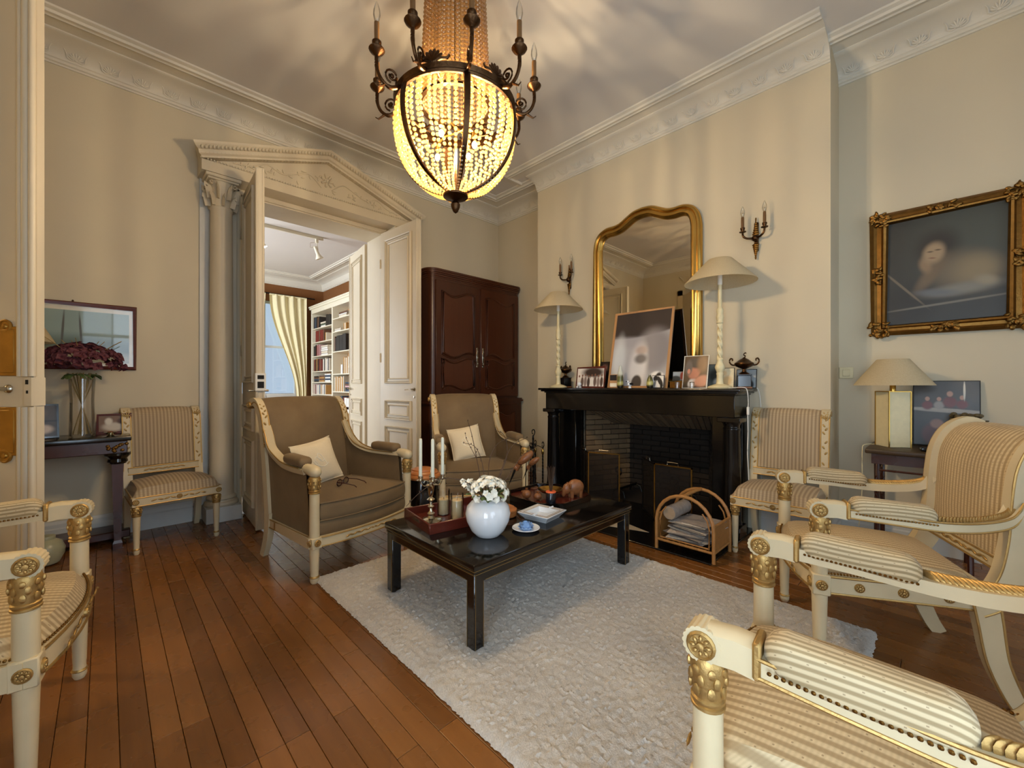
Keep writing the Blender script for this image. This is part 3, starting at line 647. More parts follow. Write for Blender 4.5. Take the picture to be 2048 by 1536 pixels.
# ------------------------------------------------------------------ open armchair (fauteuil)
def fauteuil(name, label, loc, rz):
    o = thing(name, label, 'armchair', loc, rz, 'cream and gilt open armchairs')
    F, B, D = .31, .25, -.52
    fr = [(-F + 2*F*i/10, .045*(1-(i/5-1)**2), 0) for i in range(11)]
    path = fr + [(B, D, 0), (-B, D, 0)]
    rl = rails(path, .036, .335, .405).build('seat_rail', M['cream'], o, ang=25)
    g = MB()
    for z in (.338, .402):
        for s in (-1, 1): g.tube([(s*(F+.020), 0, z), (s*(B+.020), D+.02, z)], .0045, 6)
        g.tube([(x, y+.020, z) for x, y, _ in fr], .0045, 6)
    for s in (-1, 1):
        for k in range(3):
            t = .24 + .26*k; ros(rl, (s*(F+.0185+(B-F)*t), D*t, .37), .017, 'x' if s > 0 else '-x')
    garland(g, (0, .064, 0), .42, .37, 'x', 13); ros(rl, (0, .066, .37), .016, 'y')
    g.build('gilt_carving', M['gold'], rl)
    plan = lambda a, b: ((a*(F-.022 + (B-F)*(1-b)/2)), (.05*(1-a*a) + .008)*(b+1)/2*1.0 + (D+.02)*(1-b)/2)
    st = dome(plan, .405, .445, .045).build('seat', M['fabx'], o)
    nl = MB(); L = math.hypot(F-B, D)
    for s in (-1, 1):
        for i in range(46):
            t = .05+.9*i/45; nl.sph((s*(F+.012+(B-F)*t), D*t, .412), .0045, 6, 4)
    for i in range(50): nl.sph((-F+.03+(2*F-.06)*i/49, .045*(1-((i/49)*2-1)**2)+.016, .412), .0045, 6, 4)
    tag(nl.build('nail_trim', M['goldd'], st), kind='stuff')
    for s in (-1, 1):
        lg = MB().lathe(turned_leg(.335, .019, .027), 18, T(s*F, 0, 0)).build('leg', M['cream'], o)
        MB().lathe([(.021, .028), (.025, .033), (.021, .04)], 16, T(s*F, 0, 0)).build('gilt_ring', M['gold'], lg)
        sp = MB().rbox(s*F-.03, s*F+.03, -.03, .03, .33, .41, .004, 1).lathe([(.027, .41), (.0265, .55)], 18, T(s*F, 0, 0)).build('arm_support', M['cream'], o)
        g = MB(); ros(sp, (s*(F+.03), 0, .37), .02, 'x' if s > 0 else '-x'); ros(sp, (s*F, .031, .37), .02, 'y')
        g.add(*(lambda q: (q.v, q.f))(collar(.535, .635, .0275)), M=T(s*F, 0, 0)); g.build('carved_collar', M['gold'], sp)
        # arm: fluted scroll, board, gilt rope, pad
        am = MB(); n = 18
        prof = []
        for i in range(n): a = 2*PI*i/n; prof += [(.034*math.cos(a+d_), .034*math.sin(a+d_)) for d_ in (-.06, .06)] + [(.0318*math.cos(a+PI/n), .0318*math.sin(a+PI/n))]
        am.sweep(prof, [(s*F-.027, .005, .658), (s*F+.027, .005, .658)], (0, 0, 1))
        am.sweep([(-.026, -.030), (.026, -.030), (.026, .022), (.014, .031), (-.014, .031), (-.026, .022)], [(s*F, .0, .66), (s*F, -.05, .664), (s*F, -.085, .660)], (0, 0, 1))
        bp = spline([(s*F, -.085, .655), (s*(F+.008), -.22, .648), (s*(F+.006), -.36, .640), (s*(F-.01), -.47, .648), (s*(F-.03), -.55, .672), (s*(B+.012), -.585, .72)], 5)
        am.sweep([(-.027, -.017), (.027, -.017), (.027, .017), (-.027, .017)], bp, (0, 0, 1))
        ao = am.build('arm', M['cream'], o, ang=50)
        g = MB(); ros(ao, (s*(F+.027), .005, .658), .026, 'x' if s > 0 else '-x'); ros(ao, (s*(F-.027), .005, .658), .026, '-x' if s > 0 else 'x')
        for k in (-1, 1): g.tube([(p[0]+s*.028, p[1], p[2]+k*.016) for p in bp], .0035, 6)
        g.rbox(s*F-.031, s*F+.031, -.092, -.078, .632, .697, .004, 1)
        g.build('gilt_edge', M['gold'], ao)
        rp = MB(); pp = [p for p in bp if p[1] < -.345]
        for i in range(36):
            t = i/35*(len(pp)-1); k = min(int(t), len(pp)-2); q = Vector(pp[k]).lerp(Vector(pp[k+1]), t-k); d = Vector(pp[k+1])-Vector(pp[k]); pt = math.degrees(math.atan2(d.z, -d.y))
            rp.sph((0, 0, 0), (.025, .0065, .015), 8, 6, T(q.x, q.y, q.z+.018) @ RX(-pt) @ RZ(s*42) @ RY(s*-20))
        rp.build('rope_carving', M['gold'], ao)
        pd = MB()
        def padf(u, v):
            t = 2*PI*u; w = .034*(1-.0*v); ce = min(1, v*9, (1-v)*9)**.5; cx = math.copysign(abs(math.cos(t))**.55, math.cos(t)); sz = math.copysign(abs(math.sin(t))**.6, math.sin(t)); y = -.345+.25*v
            return (cx*w*(.55+.45*ce) + s*.008*math.sin(PI*(-y-.095)/.25), y, .022 + sz*.036*(.35+.65*ce) - .014*((-y-.095)/.25))
        pd.grid(padf, 28, 24, True); n_ = len(pd.v); pd.f += [tuple(range(28)), tuple(range(n_-28, n_))]
        po_ = pd.build('arm_pad', M['faby'], ao, (s*F, 0, .662), ang=60)
        nl = MB()
        for i in range(24):
            y = -.105-.23*i/23
            for k in (-1, 1): nl.sph((k*.033+s*.006, y, -.002-.014*((-y-.095)/.25)), (.003, .004, .0035), 6, 4)
        tag(nl.build('nail_trim', M['goldd'], po_), kind='stuff')
        # rear stile and sabre leg
        x = s*(B+.012)
        up = spline([(x, -.47, .35), (x, -.525, .395), (x, -.565, .48), (x, -.585, .60), (x, -.592, .74), (x, -.605, .85), (x, -.64, .93), (x, -.695, .968), (x, -.74, .955)], 6)
        dn = spline([(x, -.49, .40), (x, -.505, .30), (x, -.525, .17), (x, -.565, .06), (x, -.60, 0)], 6)
        nU = len(up); su = [1.0 + .55*max(0, 1-i/(nU*.42)) for i in range(nU)]
        rs = MB().sweep([(-.032, -.019), (.032, -.019), (.032, .019), (-.032, .019)], up, (1, 0, 0), scale=[1.25-.5*abs(i/nU-.3) for i in range(nU)])
        rs.sweep([(-.03, -.019), (.03, -.019), (.03, .019), (-.03, .019)], dn, (1, 0, 0), scale=[1.25-.45*i/len(dn) for i in range(len(dn))])
        so = rs.build('rear_stile', M['cream'], o, ang=28)
        g = MB()
        for P, kk in ((up, [1.25-.5*abs(i/nU-.3) for i in range(nU)]), (dn, [1.25-.45*i/len(dn) for i in range(len(dn))])):
            for sg in (-1, 1):
                e = []
                for i, p in enumerate(P):
                    a = Vector(P[max(0, i-1)]); b = Vector(P[min(len(P)-1, i+1)]); t = (b-a).normalized(); nn = Vector((0, t.z, -t.y))*sg*.029*kk[i]
                    e.append((p[0]+s*.019*kk[i], p[1]+nn.y, p[2]+nn.z))
                g.tube(e, .004, 6)
        g.lathe([(.024, -.024), (.024, .024)], 16, T(x, -.735, .952) @ RY(90)); ros(so, (x+s*.022, -.735, .952), .022, 'x' if s > 0 else '-x')
        for i in range(6): g.sph((0, 0, 0), (.004, .006, .02), 6, 5, T(x+s*.022, -.69, .955) @ RX(-70+i*28) @ T(0, 0, .02))
        g.build('gilt_edge', M['gold'], so)
    bc = [(-.575, .50), (-.588, .60), (-.595, .74), (-.607, .85), (-.642, .925), (-.69, .958), (-.735, .94), (-.745, .90)]
    bs = spline([(0, a, b) for a, b in bc], 4); nB = len(bs)-1
    def back(sg):
        def fn(u, v):
            p = bs[min(nB, int(round(v*nB)))]; a = u*2-1; q = bs[min(nB, int(round(v*nB))+1)] if v < .99 else p; q0 = bs[max(0, int(round(v*nB))-1)]
            t = Vector((0, q[1]-q0[1], q[2]-q0[2])).normalized(); nn = Vector((0, t.z, -t.y)); d = sg*.012 + sg*.016*(1-a**4)*min(1, v*6, (1-v)*6+.3)
            return (a*(B-.005), p[1]+nn.y*d, p[2]+nn.z*d)
        return fn
    MB().grid(back(1), 12, nB).grid(back(-1), 12, nB).build('backrest', M['fabx'], o)
    br = MB().rbox(-B, B, -.600, -.555, .468, .515, .006, 1).build('back_rail', M['cream'], o)
    g = MB(); garland(g, (0, -.553, 0), .3, .492, 'x', 11); g.tube([(-B, -.553, .514), (B, -.553, .514)], .004, 6); g.tube([(-B, -.553, .470), (B, -.553, .470)], .004, 6); g.build('gilt_carving', M['gold'], br)
    return o
fa = fauteuil('armchair', 'cream and gilt open armchair in the right foreground with striped arm pads', (1.125, .335, 0), R(6))
copy_tree(fa, None, (2.285, .44, 0), R(23), 'cream and gilt open armchair side-on at the right with its white side in daylight')
copy_tree(fa, None, (-.113, 2.03, 0), R(-97.5), 'cream and gilt open armchair cut by the left edge, in front of the open door')
# ------------------------------------------------------------------ side chair
def side_chair(name, label, loc, rz):
    o = thing(name, label, 'chair', loc, rz, 'cream and gilt side chairs')
    F, B, D = .235, .215, -.42
    rl = rails([(-F, 0, 0), (F, 0, 0), (B, D, 0), (-B, D, 0)], .036, .325, .385).build('seat_rail', M['cream'], o, ang=25)
    g = MB(); garland(g, (0, .02, 0), .28, .355, 'x', 9); ros(rl, (0, .019, .355), .017, 'y')
    for z in (.328, .383): g.tube([(-F, .019, z), (F, .019, z)], .004, 6)
    for s in (-1, 1):
        ros(rl, (s*F, .019, .355), .019, 'y')
        for z in (.328, .383): g.tube([(s*(F+.018), 0, z), (s*(B+.018), D, z)], .004, 6)
    g.build('gilt_carving', M['gold'], rl)
    plan = lambda a, b: (a*(F+.012 + (B-F)*(1-b)/2), .012*(b+1)/2 + D*(1-b)/2)
    dome(plan, .385, .44, .045).build('seat', M['fabg'], o)
    for s in (-1, 1):
        lg = MB().lathe(turned_leg(.33, .016, .024), 16, T(s*(F-.008), -.006, 0)).build('leg', M['cream'], o)
        q = collar(.255, .325, .0235); MB().add(q.v, q.f, T(s*(F-.008), -.006, 0)).lathe([(.018, .03), (.022, .035), (.018, .042)], 16, T(s*(F-.008), -.006, 0)).build('carved_collar', M['gold'], lg)
        x = s*B; up = spline([(x, D+.02, .33), (x, D-.01, .45), (x, D-.04, .60), (x, D-.062, .78), (x, D-.085, .90), (x, D-.115, .945), (x, D-.15, .95)], 5)
        dn = spline([(x, D+.01, .39), (x, D, .28), (x, D-.03, .12), (x, D-.075, 0)], 5)
        rs = MB().sweep([(-.02, -.026), (.02, -.026), (.02, .026), (-.02, .026)], up, (1, 0, 0)).sweep([(-.02, -.02), (.02, -.02), (.02, .02), (-.02, .02)], dn, (1, 0, 0), scale=[1.1-.3*i/len(dn) for i in range(len(dn))])
        so = rs.build('rear_stile', M['cream'], o, ang=28)
        g = MB(); fr = [p for p in up if p[2] > .50]
        for k in (-1, 1): g.tube([(p[0]+k*.024, p[1]+.021, p[2]) for p in fr], .004, 6)
        for i in range(13):
            t = i/12*.72+.1; p = fr[int(t*(len(fr)-1))]; sg = 1 if i % 2 else -1
            g.sph((0, 0, 0), (.006, .004, .013), 6, 5, T(p[0]+sg*.007, p[1]+.022, p[2]) @ RY(sg*34))
        g.lathe([(.020, -.028), (.020, .028)], 14, T(x, D-.145, .94) @ RY(90))
        for k in range(5): g.sph((0, 0, 0), (.004, .004, .018), 6, 4, T(x, D-.06, .905) @ RY(-60+30*k) @ T(0, 0, .016))
        g.build('gilt_carving', M['gold'], so)
    bs = spline([(0, D-.022, .53), (0, D-.04, .62), (0, D-.062, .78), (0, D-.088, .905), (0, D-.12, .945), (0, D-.155, .945), (0, D-.165, .92)], 4); nB = len(bs)-1
    def back(sg):
        def fn(u, v):
            k = int(round(v*nB)); p = bs[k]; q = bs[min(nB, k+1)]; q0 = bs[max(0, k-1)]; t = Vector((0, q[1]-q0[1], q[2]-q0[2])).normalized(); nn = Vector((0, t.z, -t.y)); a = u*2-1
            d = sg*(.012+.010*(1-a**4)*min(1, v*6)); return (a*(B-.022), p[1]+nn.y*d, p[2]+nn.z*d)
        return fn
    MB().grid(back(1), 12, nB).grid(back(-1), 12, nB).build('backrest', M['fabg'], o)
    br = MB().rbox(-B, B, D-.038, D+.004, .475, .53, .005, 1).build('back_rail', M['cream'], o)
    g = MB(); garland(g, (0, D+.006, 0), .22, .503, 'x', 9)
    for z in (.478, .527): g.tube([(-B, D+.005, z), (B, D+.005, z)], .004, 6)
    g.build('gilt_carving', M['gold'], br)
    return o
sc = side_chair('side_chair', 'cream and gilt side chair with checked seat beside the black fireplace', (3.085, .735, 0), R(92))
copy_tree(sc, None, (.375, 3.785, 0), R(186), 'cream and gilt side chair against the wall left of the white column')
# ------------------------------------------------------------------ bergere
def bergere(name, label, loc, rz):
    o = thing(name, label, 'armchair', loc, rz, 'taupe velvet tub armchairs')
    F, B, D = .355, .30, -.56
    fr = [(-F + 2*F*i/10, .05*(1-(i/5-1)**2), 0) for i in range(11)]
    rl = rails(fr + [(B, D, 0), (-B, D, 0)], .04, .205, .262).build('seat_rail', M['cream'], o, ang=25)
    g = MB()
    for z in (.208, .260):
        g.tube([(x, y+.021, z) for x, y, _ in fr], .0042, 6)
        for s in (-1, 1): g.tube([(s*(F+.021), 0, z), (s*(B+.021), D, z)], .0042, 6)
    garland(g, (0, .068, 0), .36, .234, 'x', 15)
    for s in (-1, 1):
        for k in range(4): t = .15+.22*k; g.box(s*(F+.02+(B-F)*t)-.002, s*(F+.02+(B-F)*t)+.002, D*t-.03, D*t+.03, .212, .256)
    g.build('gilt_carving', M['gold'], rl)
    plan = lambda a, b: (a*(F-.01 + (B-F)*(1-b)/2), (.05*(1-a*a)+.005)*(b+1)/2 + (D+.03)*(1-b)/2)
    cushion_box(plan, .262, .345, 0, r=.01).build('seat_base', M['velvet'], o)
    plan2 = lambda a, b: (a*(F-.028 + (B-F)*(1-b)/2), (.055*(1-a*a)+.012)*(b+1)/2 + (D+.05)*(1-b)/2)
    cu = cushion_box(plan2, .347, .452, .04).build('seat_cushion', M['velvet'], o)
    MB().add(*(lambda a: (a.v, a.f))(pipe(plan2, .452, .005))).add(*(lambda a: (a.v, a.f))(pipe(plan2, .350, .004))).build('piping', M['velvet'], cu)
    # back curve
    bc = spline([(0, D-.02, .26), (0, D-.035, .42), (0, D-.06, .62), (0, D-.085, .80), (0, D-.115, .93), (0, D-.16, 1.005), (0, D-.21, 1.03), (0, D-.25, 1.01)], 5); nB = len(bc)-1
    def back(sg):
        def fn(u, v):
            k = int(round(v*nB)); p = bc[k]; q = bc[min(nB, k+1)]; q0 = bc[max(0, k-1)]; t = Vector((0, q[1]-q0[1], q[2]-q0[2])).normalized(); nn = Vector((0, t.z, -t.y)); a = u*2-1
            d = sg*(.016+.014*(1-a**4)); return (a*(B-.012), p[1]+nn.y*d, p[2]+nn.z*d)
        return fn
    MB().grid(back(1), 14, nB).grid(back(-1), 14, nB).build('backrest', M['velvet'], o)
    for s in (-1, 1):
        lg = MB().lathe(turned_leg(.205, .022, .028), 18, T(s*F, 0, 0)).build('leg', M['cream'], o)
        MB().lathe([(.024, .03), (.029, .036), (.024, .044)], 16, T(s*F, 0, 0)).build('gilt_ring', M['gold'], lg)
        sp = MB().rbox(s*F-.031, s*F+.031, -.031, .031, .200, .265, .004, 1).lathe([(.028, .265), (.0275, .53)], 18, T(s*F, 0, 0)).build('arm_support', M['cream'], o)
        g = MB(); ros(sp, (s*(F+.031), 0, .234), .02, 'x' if s > 0 else '-x'); ros(sp, (s*F, .032, .234), .02, 'y'); q = collar(.515, .615, .0285); g.add(q.v, q.f, T(s*F, 0, 0)); g.build('carved_collar', M['gold'], sp)
        am = MB(); n = 14; prof = []
        for i in range(n): a = 2*PI*i/n; prof += [(math.cos(a), math.sin(a)), (.93*math.cos(a+PI/n), .93*math.sin(a+PI/n))]
        am.sweep(prof, [(s*F, .04, .640), (s*F, .03, .64), (s*F, .005, .642), (s*F, -.03, .648), (s*F, -.075, .652), (s*F, -.08, .652)], (0, 0, 1), scale=[.012, .027, .036, .034, .029, .029])
        bp = spline([(s*F, -.07, .640), (s*(F-.012), -.22, .640), (s*(F-.03), -.36, .648), (s*(F-.045), -.47, .675), (s*(B+.008), -.55, .72), (s*B, -.60, .79), (s*B, -.64, .86)], 5)
        am.sweep([(-.027, -.016), (.027, -.016), (.027, .016), (-.027, .016)], bp, (.3*s, 0, 1))
        ao = am.build('arm', M['cream'], o, ang=50)
        g = MB().tube([(p[0]-s*.0, p[1], p[2]-.02) for p in bp[2:]], .006, 6); g.tube([(p[0]+s*.026, p[1], p[2]+.012) for p in bp[2:]], .004, 6); g.tube([(p[0]-s*.026, p[1], p[2]+.012) for p in bp[2:]], .004, 6)
        g.build('gilt_edge', M['gold'], ao)
        pd = MB().rbox(-.042, .042, -.325, -.085, .655, .715, .026, 3); pd.v = [(x+s*(F-.006-.022*((-y-.085)/.24)), y, z+.006*((-y-.085)/.24)) for x, y, z in pd.v]
        pd.build('arm_pad', M['velvet'], ao, ang=60)
        # closed side panel following the arm
        def side(sg):
            def fn(u, v):
                k = u*(len(bp)-1); i = min(int(k), len(bp)-2); p = Vector(bp[i]).lerp(Vector(bp[i+1]), k-i); y = p.y + (.04 if u < .02 else 0); yb = y*.93
                x0 = s*(F+(B-F)*min(1, y/D)); zb = .262
                return (p.x*v + x0*(1-v) + sg*.012 - s*.004, p.y*v + max(yb, D)*(1-v), zb+(p.z-.012-zb)*v)
            return fn
        MB().grid(side(1), 14, 6).grid(side(-1), 14, 6).build('side_panel', M['velvet'], o)
        x = s*(B+.006); up = [(x, p[1]+.0, p[2]) for p in bc]
        rs = MB().sweep([(-.026, -.022), (.026, -.022), (.026, .022), (-.026, .022)], up, (1, 0, 0))
        dn = spline([(x, D-.02, .30), (x, D-.03, .2), (x, D-.055, .10), (x, D-.10, 0)], 5); rs.sweep([(-.026, -.02), (.026, -.02), (.026, .02), (-.026, .02)], dn, (1, 0, 0), scale=[1.15-.35*i/len(dn) for i in range(len(dn))])
        so = rs.build('rear_stile', M['cream'], o, ang=28)
        g = MB(); fr2 = [p for p in up if p[2] > .70]
        for k in (-1, 1): g.tube([(p[0]+k*.022, p[1]+.027, p[2]-.003) for p in fr2], .0045, 6)
        for i in range(12):
            p = fr2[int((.1+.6*i/11)*(len(fr2)-1))]; sg = 1 if i % 2 else -1; g.sph((0, 0, 0), (.0065, .004, .014), 6, 5, T(p[0]+sg*.007, p[1]+.029, p[2]) @ RY(sg*34))
        g.lathe([(.024, -.03), (.024, .03)], 16, T(x, D-.24, 1.005) @ RY(90)); ros(so, (x+s*.03, D-.24, 1.005), .022, 'x' if s > 0 else '-x')
        for k in range(5): g.sph((0, 0, 0), (.005, .005, .024), 6, 4, T(x, D-.045, .735) @ RY(-50+25*k) @ T(0, 0, .02))
        g.build('gilt_carving', M['gold'], so)
    return o
be = bergere('tub_armchair', 'taupe velvet tub armchair with eyeglasses lying on its seat', (1.2075, 2.59, 0), R(193))
copy_tree(be, None, (2.235, 2.60, 0), R(155.8), 'taupe velvet tub armchair in front of the dark armoire')
# ------------------------------------------------------------------ coffee table
ct = thing('coffee_table', 'low black lacquer coffee table with gilt lines on the rug', 'coffee table', (1.723, 1.72, .016))
TX, TY, TH = .635, .385, .379
MB().rbox(-TX, TX, -TY, TY, TH-.028, TH, .004, 2).build('table_top', M['lacq'], ct)
ap = MB()
for s in (-1, 1): ap.box(-TX+.06, TX-.06, min(s*(TY-.012), s*(TY-.04)), max(s*(TY-.012), s*(TY-.04)), TH-.085, TH-.028); ap.box(min(s*(TX-.012), s*(TX-.04)), max(s*(TX-.012), s*(TX-.04)), -TY+.06, TY-.06, TH-.085, TH-.028)
ap.rbox(-TX+.006, TX-.006, -TY+.006, TY-.006, TH-.046, TH-.026, .005, 2)
ao = ap.build('apron', M['lacq'], ct, smooth=False)
g = MB()
for z, o_ in ((TH-.030, .001), (TH-.048, .007), (TH-.083, .0115)):
    x, y = TX-o_, TY-o_; k = .06 if z < TH-.07 else 0; r = .0016
    for s in (-1, 1): g.tube([(-x+k, s*y, z), (x-k, s*y, z)], r, 5); g.tube([(s*x, -y+k, z), (s*x, y-k, z)], r, 5)
g.build('gilt_line', M['lacqgold'], ao)
for sx in (-1, 1):
    for sy in (-1, 1):
        x1, y1 = sx*(TX-.010), sy*(TY-.010); x0, y0 = x1-sx*.055, y1-sy*.055
        lg = MB().rbox(min(x0, x1), max(x0, x1), min(y0, y1), max(y0, y1), .012, TH-.028, .004, 1).lathe([(.018, 0), (.022, .012)], 12, T((x0+x1)/2, (y0+y1)/2, 0)).build('leg', M['lacq'], ct)
        g = MB(); g.tube([(x0+sx*.006, y1+sy*.0005, .014), (x0+sx*.006, y1+sy*.0005, TH-.083)], .0015, 5); g.tube([(x1+sx*.0005, y0+sy*.006, .014), (x1+sx*.0005, y0+sy*.006, TH-.083)], .0015, 5)
        g.tube([(x1-sx*.006, y1+sy*.0005, .014), (x1-sx*.006, y1+sy*.0005, TH-.05)], .0012, 5); g.build('gilt_line', M['lacqgold'], lg)
# ================================================================== FIREPLACE, CHANDELIER, LAMPS, LARGE PIECES
fp = thing('fireplace', 'black marble fireplace with two columns and a brick firebox', 'fireplace', (XB, 1.95, 0))
sh = [(-.42, 1.115), (-.42, 1.098), (-.412, 1.094), (-.405, 1.085), (-.385, 1.074), (-.37, 1.07), (-.005, 1.07), (-.005, 1.115)]
sm = MB().prism([(x, z) for x, z in sh[:3] + [(-.41, 1.098), (-.005, 1.098), (-.005, 1.115)]], -.97, .97, 'y')
sm = MB().rbox(-.42, -.003, -.97, .97, 1.093, 1.115, .005, 2).rbox(-.40, -.003, -.95, .95, 1.078, 1.094, .006, 2).rbox(-.375, -.003, -.925, .925, 1.066, 1.079, .004, 1)
sm.build('mantel_shelf', M['marble'], fp)
MB().rbox(-.36, -.003, -.915, .915, .90, 1.067, .004, 1).build('frieze', M['marble'], fp)
for s in (-1, 1):
    co = MB().lathe([(.07, .10), (.071, .115), (.066, .13), (.065, .3), (.058, .80), (.06, .806), (.06, .818), (.055, .824), (.055, .84), (.068, .865)], 28, T(-.285, s*.873, 0)).build('column', M['marble'], fp)
    MB().rbox(-.365, -.205, s*.873-.08, s*.873+.08, .865, .90, .004, 1).build('capital_block', M['marble'], co)
    MB().rbox(-.365, -.205, s*.873-.08, s*.873+.08, .012, .10, .004, 1).build('base_block', M['marble'], co)
    MB().rbox(-.15, -.003, min(s*.68, s*.905), max(s*.68, s*.905), .012, .90, .004, 1).build('pilaster', M['marble'], fp)
hs = MB().rbox(-.93, -.003, -.955, 1.0, 0, .012, .003, 1).build('hearth_slab', M['marble'], fp)
MB().prism([(-.806, -.03), (-.68, -.41), (-.578, -.05), (-.69, .36)], .0115, .0135, 'z').build('marble_inlay', M['wmarble'], hs)
MB().box(-.003, .555, -.67, .67, .002, .010).build('firebox_floor', M['sootwall'], fp)
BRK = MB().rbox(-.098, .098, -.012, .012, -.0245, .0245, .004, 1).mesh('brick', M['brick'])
SBK = MB().rbox(-.098, .098, -.012, .012, -.0245, .0245, .004, 1).mesh('brick', M['soot_shade_brick'])
def brick_wall(p0, p1, rows, z0=.012, mesh=None):
    dx, dy = p1[0]-p0[0], p1[1]-p0[1]; L = math.hypot(dx, dy); a = math.atan2(dy, dx); n = int(L/.205)+1
    for r in range(rows):
        e0 = 0; e1 = .1025 if r % 2 else .205
        while e0 < L-.02:
            e1 = min(e1, L); s = (e0+e1)/2
            q = link('brick', mesh or BRK, fp, (p0[0]+dx/L*s, p0[1]+dy/L*s, z0+.0265+r*.0545), a); q.location.x += random.uniform(-.002, .002); q.scale[0] = (e1-e0)/.205
            e0 = e1; e1 += .205
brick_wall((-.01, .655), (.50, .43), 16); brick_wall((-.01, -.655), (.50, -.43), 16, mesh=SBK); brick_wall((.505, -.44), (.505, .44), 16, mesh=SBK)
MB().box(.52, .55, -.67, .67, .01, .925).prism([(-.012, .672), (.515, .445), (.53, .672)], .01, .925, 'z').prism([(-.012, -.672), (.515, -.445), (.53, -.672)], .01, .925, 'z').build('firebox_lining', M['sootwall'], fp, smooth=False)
MB().add([(-.02, -.67, .90), (-.02, .67, .90), (.34, .56, .735), (.34, -.56, .735), (-.02, -.67, .925), (-.02, .67, .925), (.34, .56, .925), (.34, -.56, .925)], [(0, 1, 2, 3), (4, 7, 6, 5), (0, 4, 5, 1), (2, 6, 7, 3), (0, 3, 7, 4), (1, 5, 6, 2)]).build('smoke_hood', M['soot'], fp, smooth=False)
HB = MB().rbox(-.185, .185, -.022, .022, -.008, .008, .004, 1).mesh('hood_brick', M['brick'])
for i in range(24):
    y = -.63+1.26*i/23; q = link('hood_brick', HB, fp, (.15, y*.93, .812)); q.rotation_euler = (0, R(24.5), math.atan2(-y*.16, .36))
# andirons, folding mesh screens, tool stand
for k, (y, lab) in enumerate(((.30, 'iron andiron with scrolled top on the left side of the firebox'), (-.28, 'iron andiron with scrolled top on the right side of the firebox'))):
    an = thing('andiron', lab, 'andiron', (XB+.16, 1.95+y, .01), 0, 'andirons in the firebox')
    MB().tube([(-.12, 0, .08), (.25, 0, .08)], .012, 6).build('log_bar', M['iron'], an)
    for sx in (-.1, .24): MB().tube([(sx, -.07, 0), (sx, -.05, .06), (sx, 0, .08), (sx, .05, .06), (sx, .07, 0)], .009, 6).build('leg', M['iron'], an)
    MB().tube([(-.12, 0, .08), (-.12, 0, .22)] + [(-.12, .05*math.sin(t)*(1-t/9)*-1, .27-.05*math.cos(t)*(1-t/9)) for t in [i*.5 for i in range(13)]], .009, 6).build('scroll_front', M['iron'], an)
def screen(lab, pts, zt, handles):
    o = thing('fire_screen', lab, 'fire screen', (pts[1][0], pts[1][1], .013), 0, 'folding mesh fire screens')
    for i in range(2):
        p, q = pts[i], pts[i+1]; dx, dy = q[0]-p[0], q[1]-p[1]; L = math.hypot(dx, dy); a = math.atan2(dy, dx); lx, ly = p[0]-pts[1][0], p[1]-pts[1][1]
        pn = MB().box(.006, L-.006, -.0012, .0012, .012, zt-.008).build('mesh_panel', M['screen'], o, (lx, ly, 0), a)
        f = MB()
        for b in ((.0, .011, 0, zt), (L-.011, L, 0, zt), (0, L, zt-.011, zt), (0, L, 0, .011)): f.box(b[0], b[1], -.005, .005, b[2], b[3])
        f.build('panel_frame', M['brass' if i == handles else 'iron'], pn, smooth=False)
        MB().tube([(L/2-.045, 0, zt), (L/2-.045, 0, zt+.022), (L/2+.045, 0, zt+.022), (L/2+.045, 0, zt)], .003, 6).build('handle', M['nickel'], pn)
screen('folding black mesh fire screen at the left of the hearth', [(3.57, 2.61), (3.40, 2.40), (3.50, 2.105)], .475, 1)
screen('folding black mesh fire screen behind the magazine rack', [(3.52, 1.88), (3.30, 1.66), (3.30, 1.34)], .475, 1)
ts = thing('fire_tool_stand', 'wrought iron fire tool stand with brass handles beside the left fireplace column', 'tool stand', (3.10, 2.86, .012))
MB().tube([(-.09, -.09, 0), (0, 0, .03), (.09, .09, 0)], .008, 6).tube([(-.09, .09, 0), (0, 0, .03), (.09, -.09, 0)], .008, 6).build('base', M['iron'], ts)
def twist(x, y, z0, z1, r=.007, tw=50):
    pr = [(r, r), (-r, r), (-r, -r), (r, -r)]; n = 40; vs = []; m = MB()
    for i in range(n+1):
        a = tw*i/n*.4; c, s_ = math.cos(a), math.sin(a); vs += [(x+p[0]*c-p[1]*s_, y+p[0]*s_+p[1]*c, z0+(z1-z0)*i/n) for p in pr]
    return m.add(vs, [(i*4+j, i*4+(j+1) % 4, (i+1)*4+(j+1) % 4, (i+1)*4+j) for i in range(n) for j in range(4)])
tw = twist(0, 0, .02, .62); tw.tube([(.03*math.sin(t)*(1-t/10), 0, .655-.035*math.cos(t)*(1-t/12)) for t in [i*.5 for i in range(13)]], .005, 6); tw.build('pole', M['iron'], ts)
for k, a in enumerate((30, 120, 210, 300)):
    x, y = .10*math.cos(R(a)), .10*math.sin(R(a))
    MB().tube([(0, 0, .50), (x*.5, y*.5, .52), (x, y, .50), (x*1.15, y*1.15, .53)], .004, 6).build('hook', M['iron'], ts)
    tl = twist(x, y, .10, .50, .006); tl.tube([(x+.022*math.sin(t)*(1-t/10), y, .53-.03*math.cos(t)) for t in [i*.6 for i in range(10)]], .004, 6); t_ = tl.build('tool_shaft', M['iron'], ts)
    MB().sph((x, y, .46), (.014, .014, .035), 10, 6).build('tool_grip', M['brass'], t_)
    (MB().rbox(x-.035, x+.035, y-.006, y+.006, .03, .12, .004, 1) if k < 2 else MB().lathe([(.012, .12), (.028, .10), (.034, .04), (.03, .03)], 12, T(x, y, 0))).build('tool_head', M['nickel' if k < 2 else 'iron'], t_)
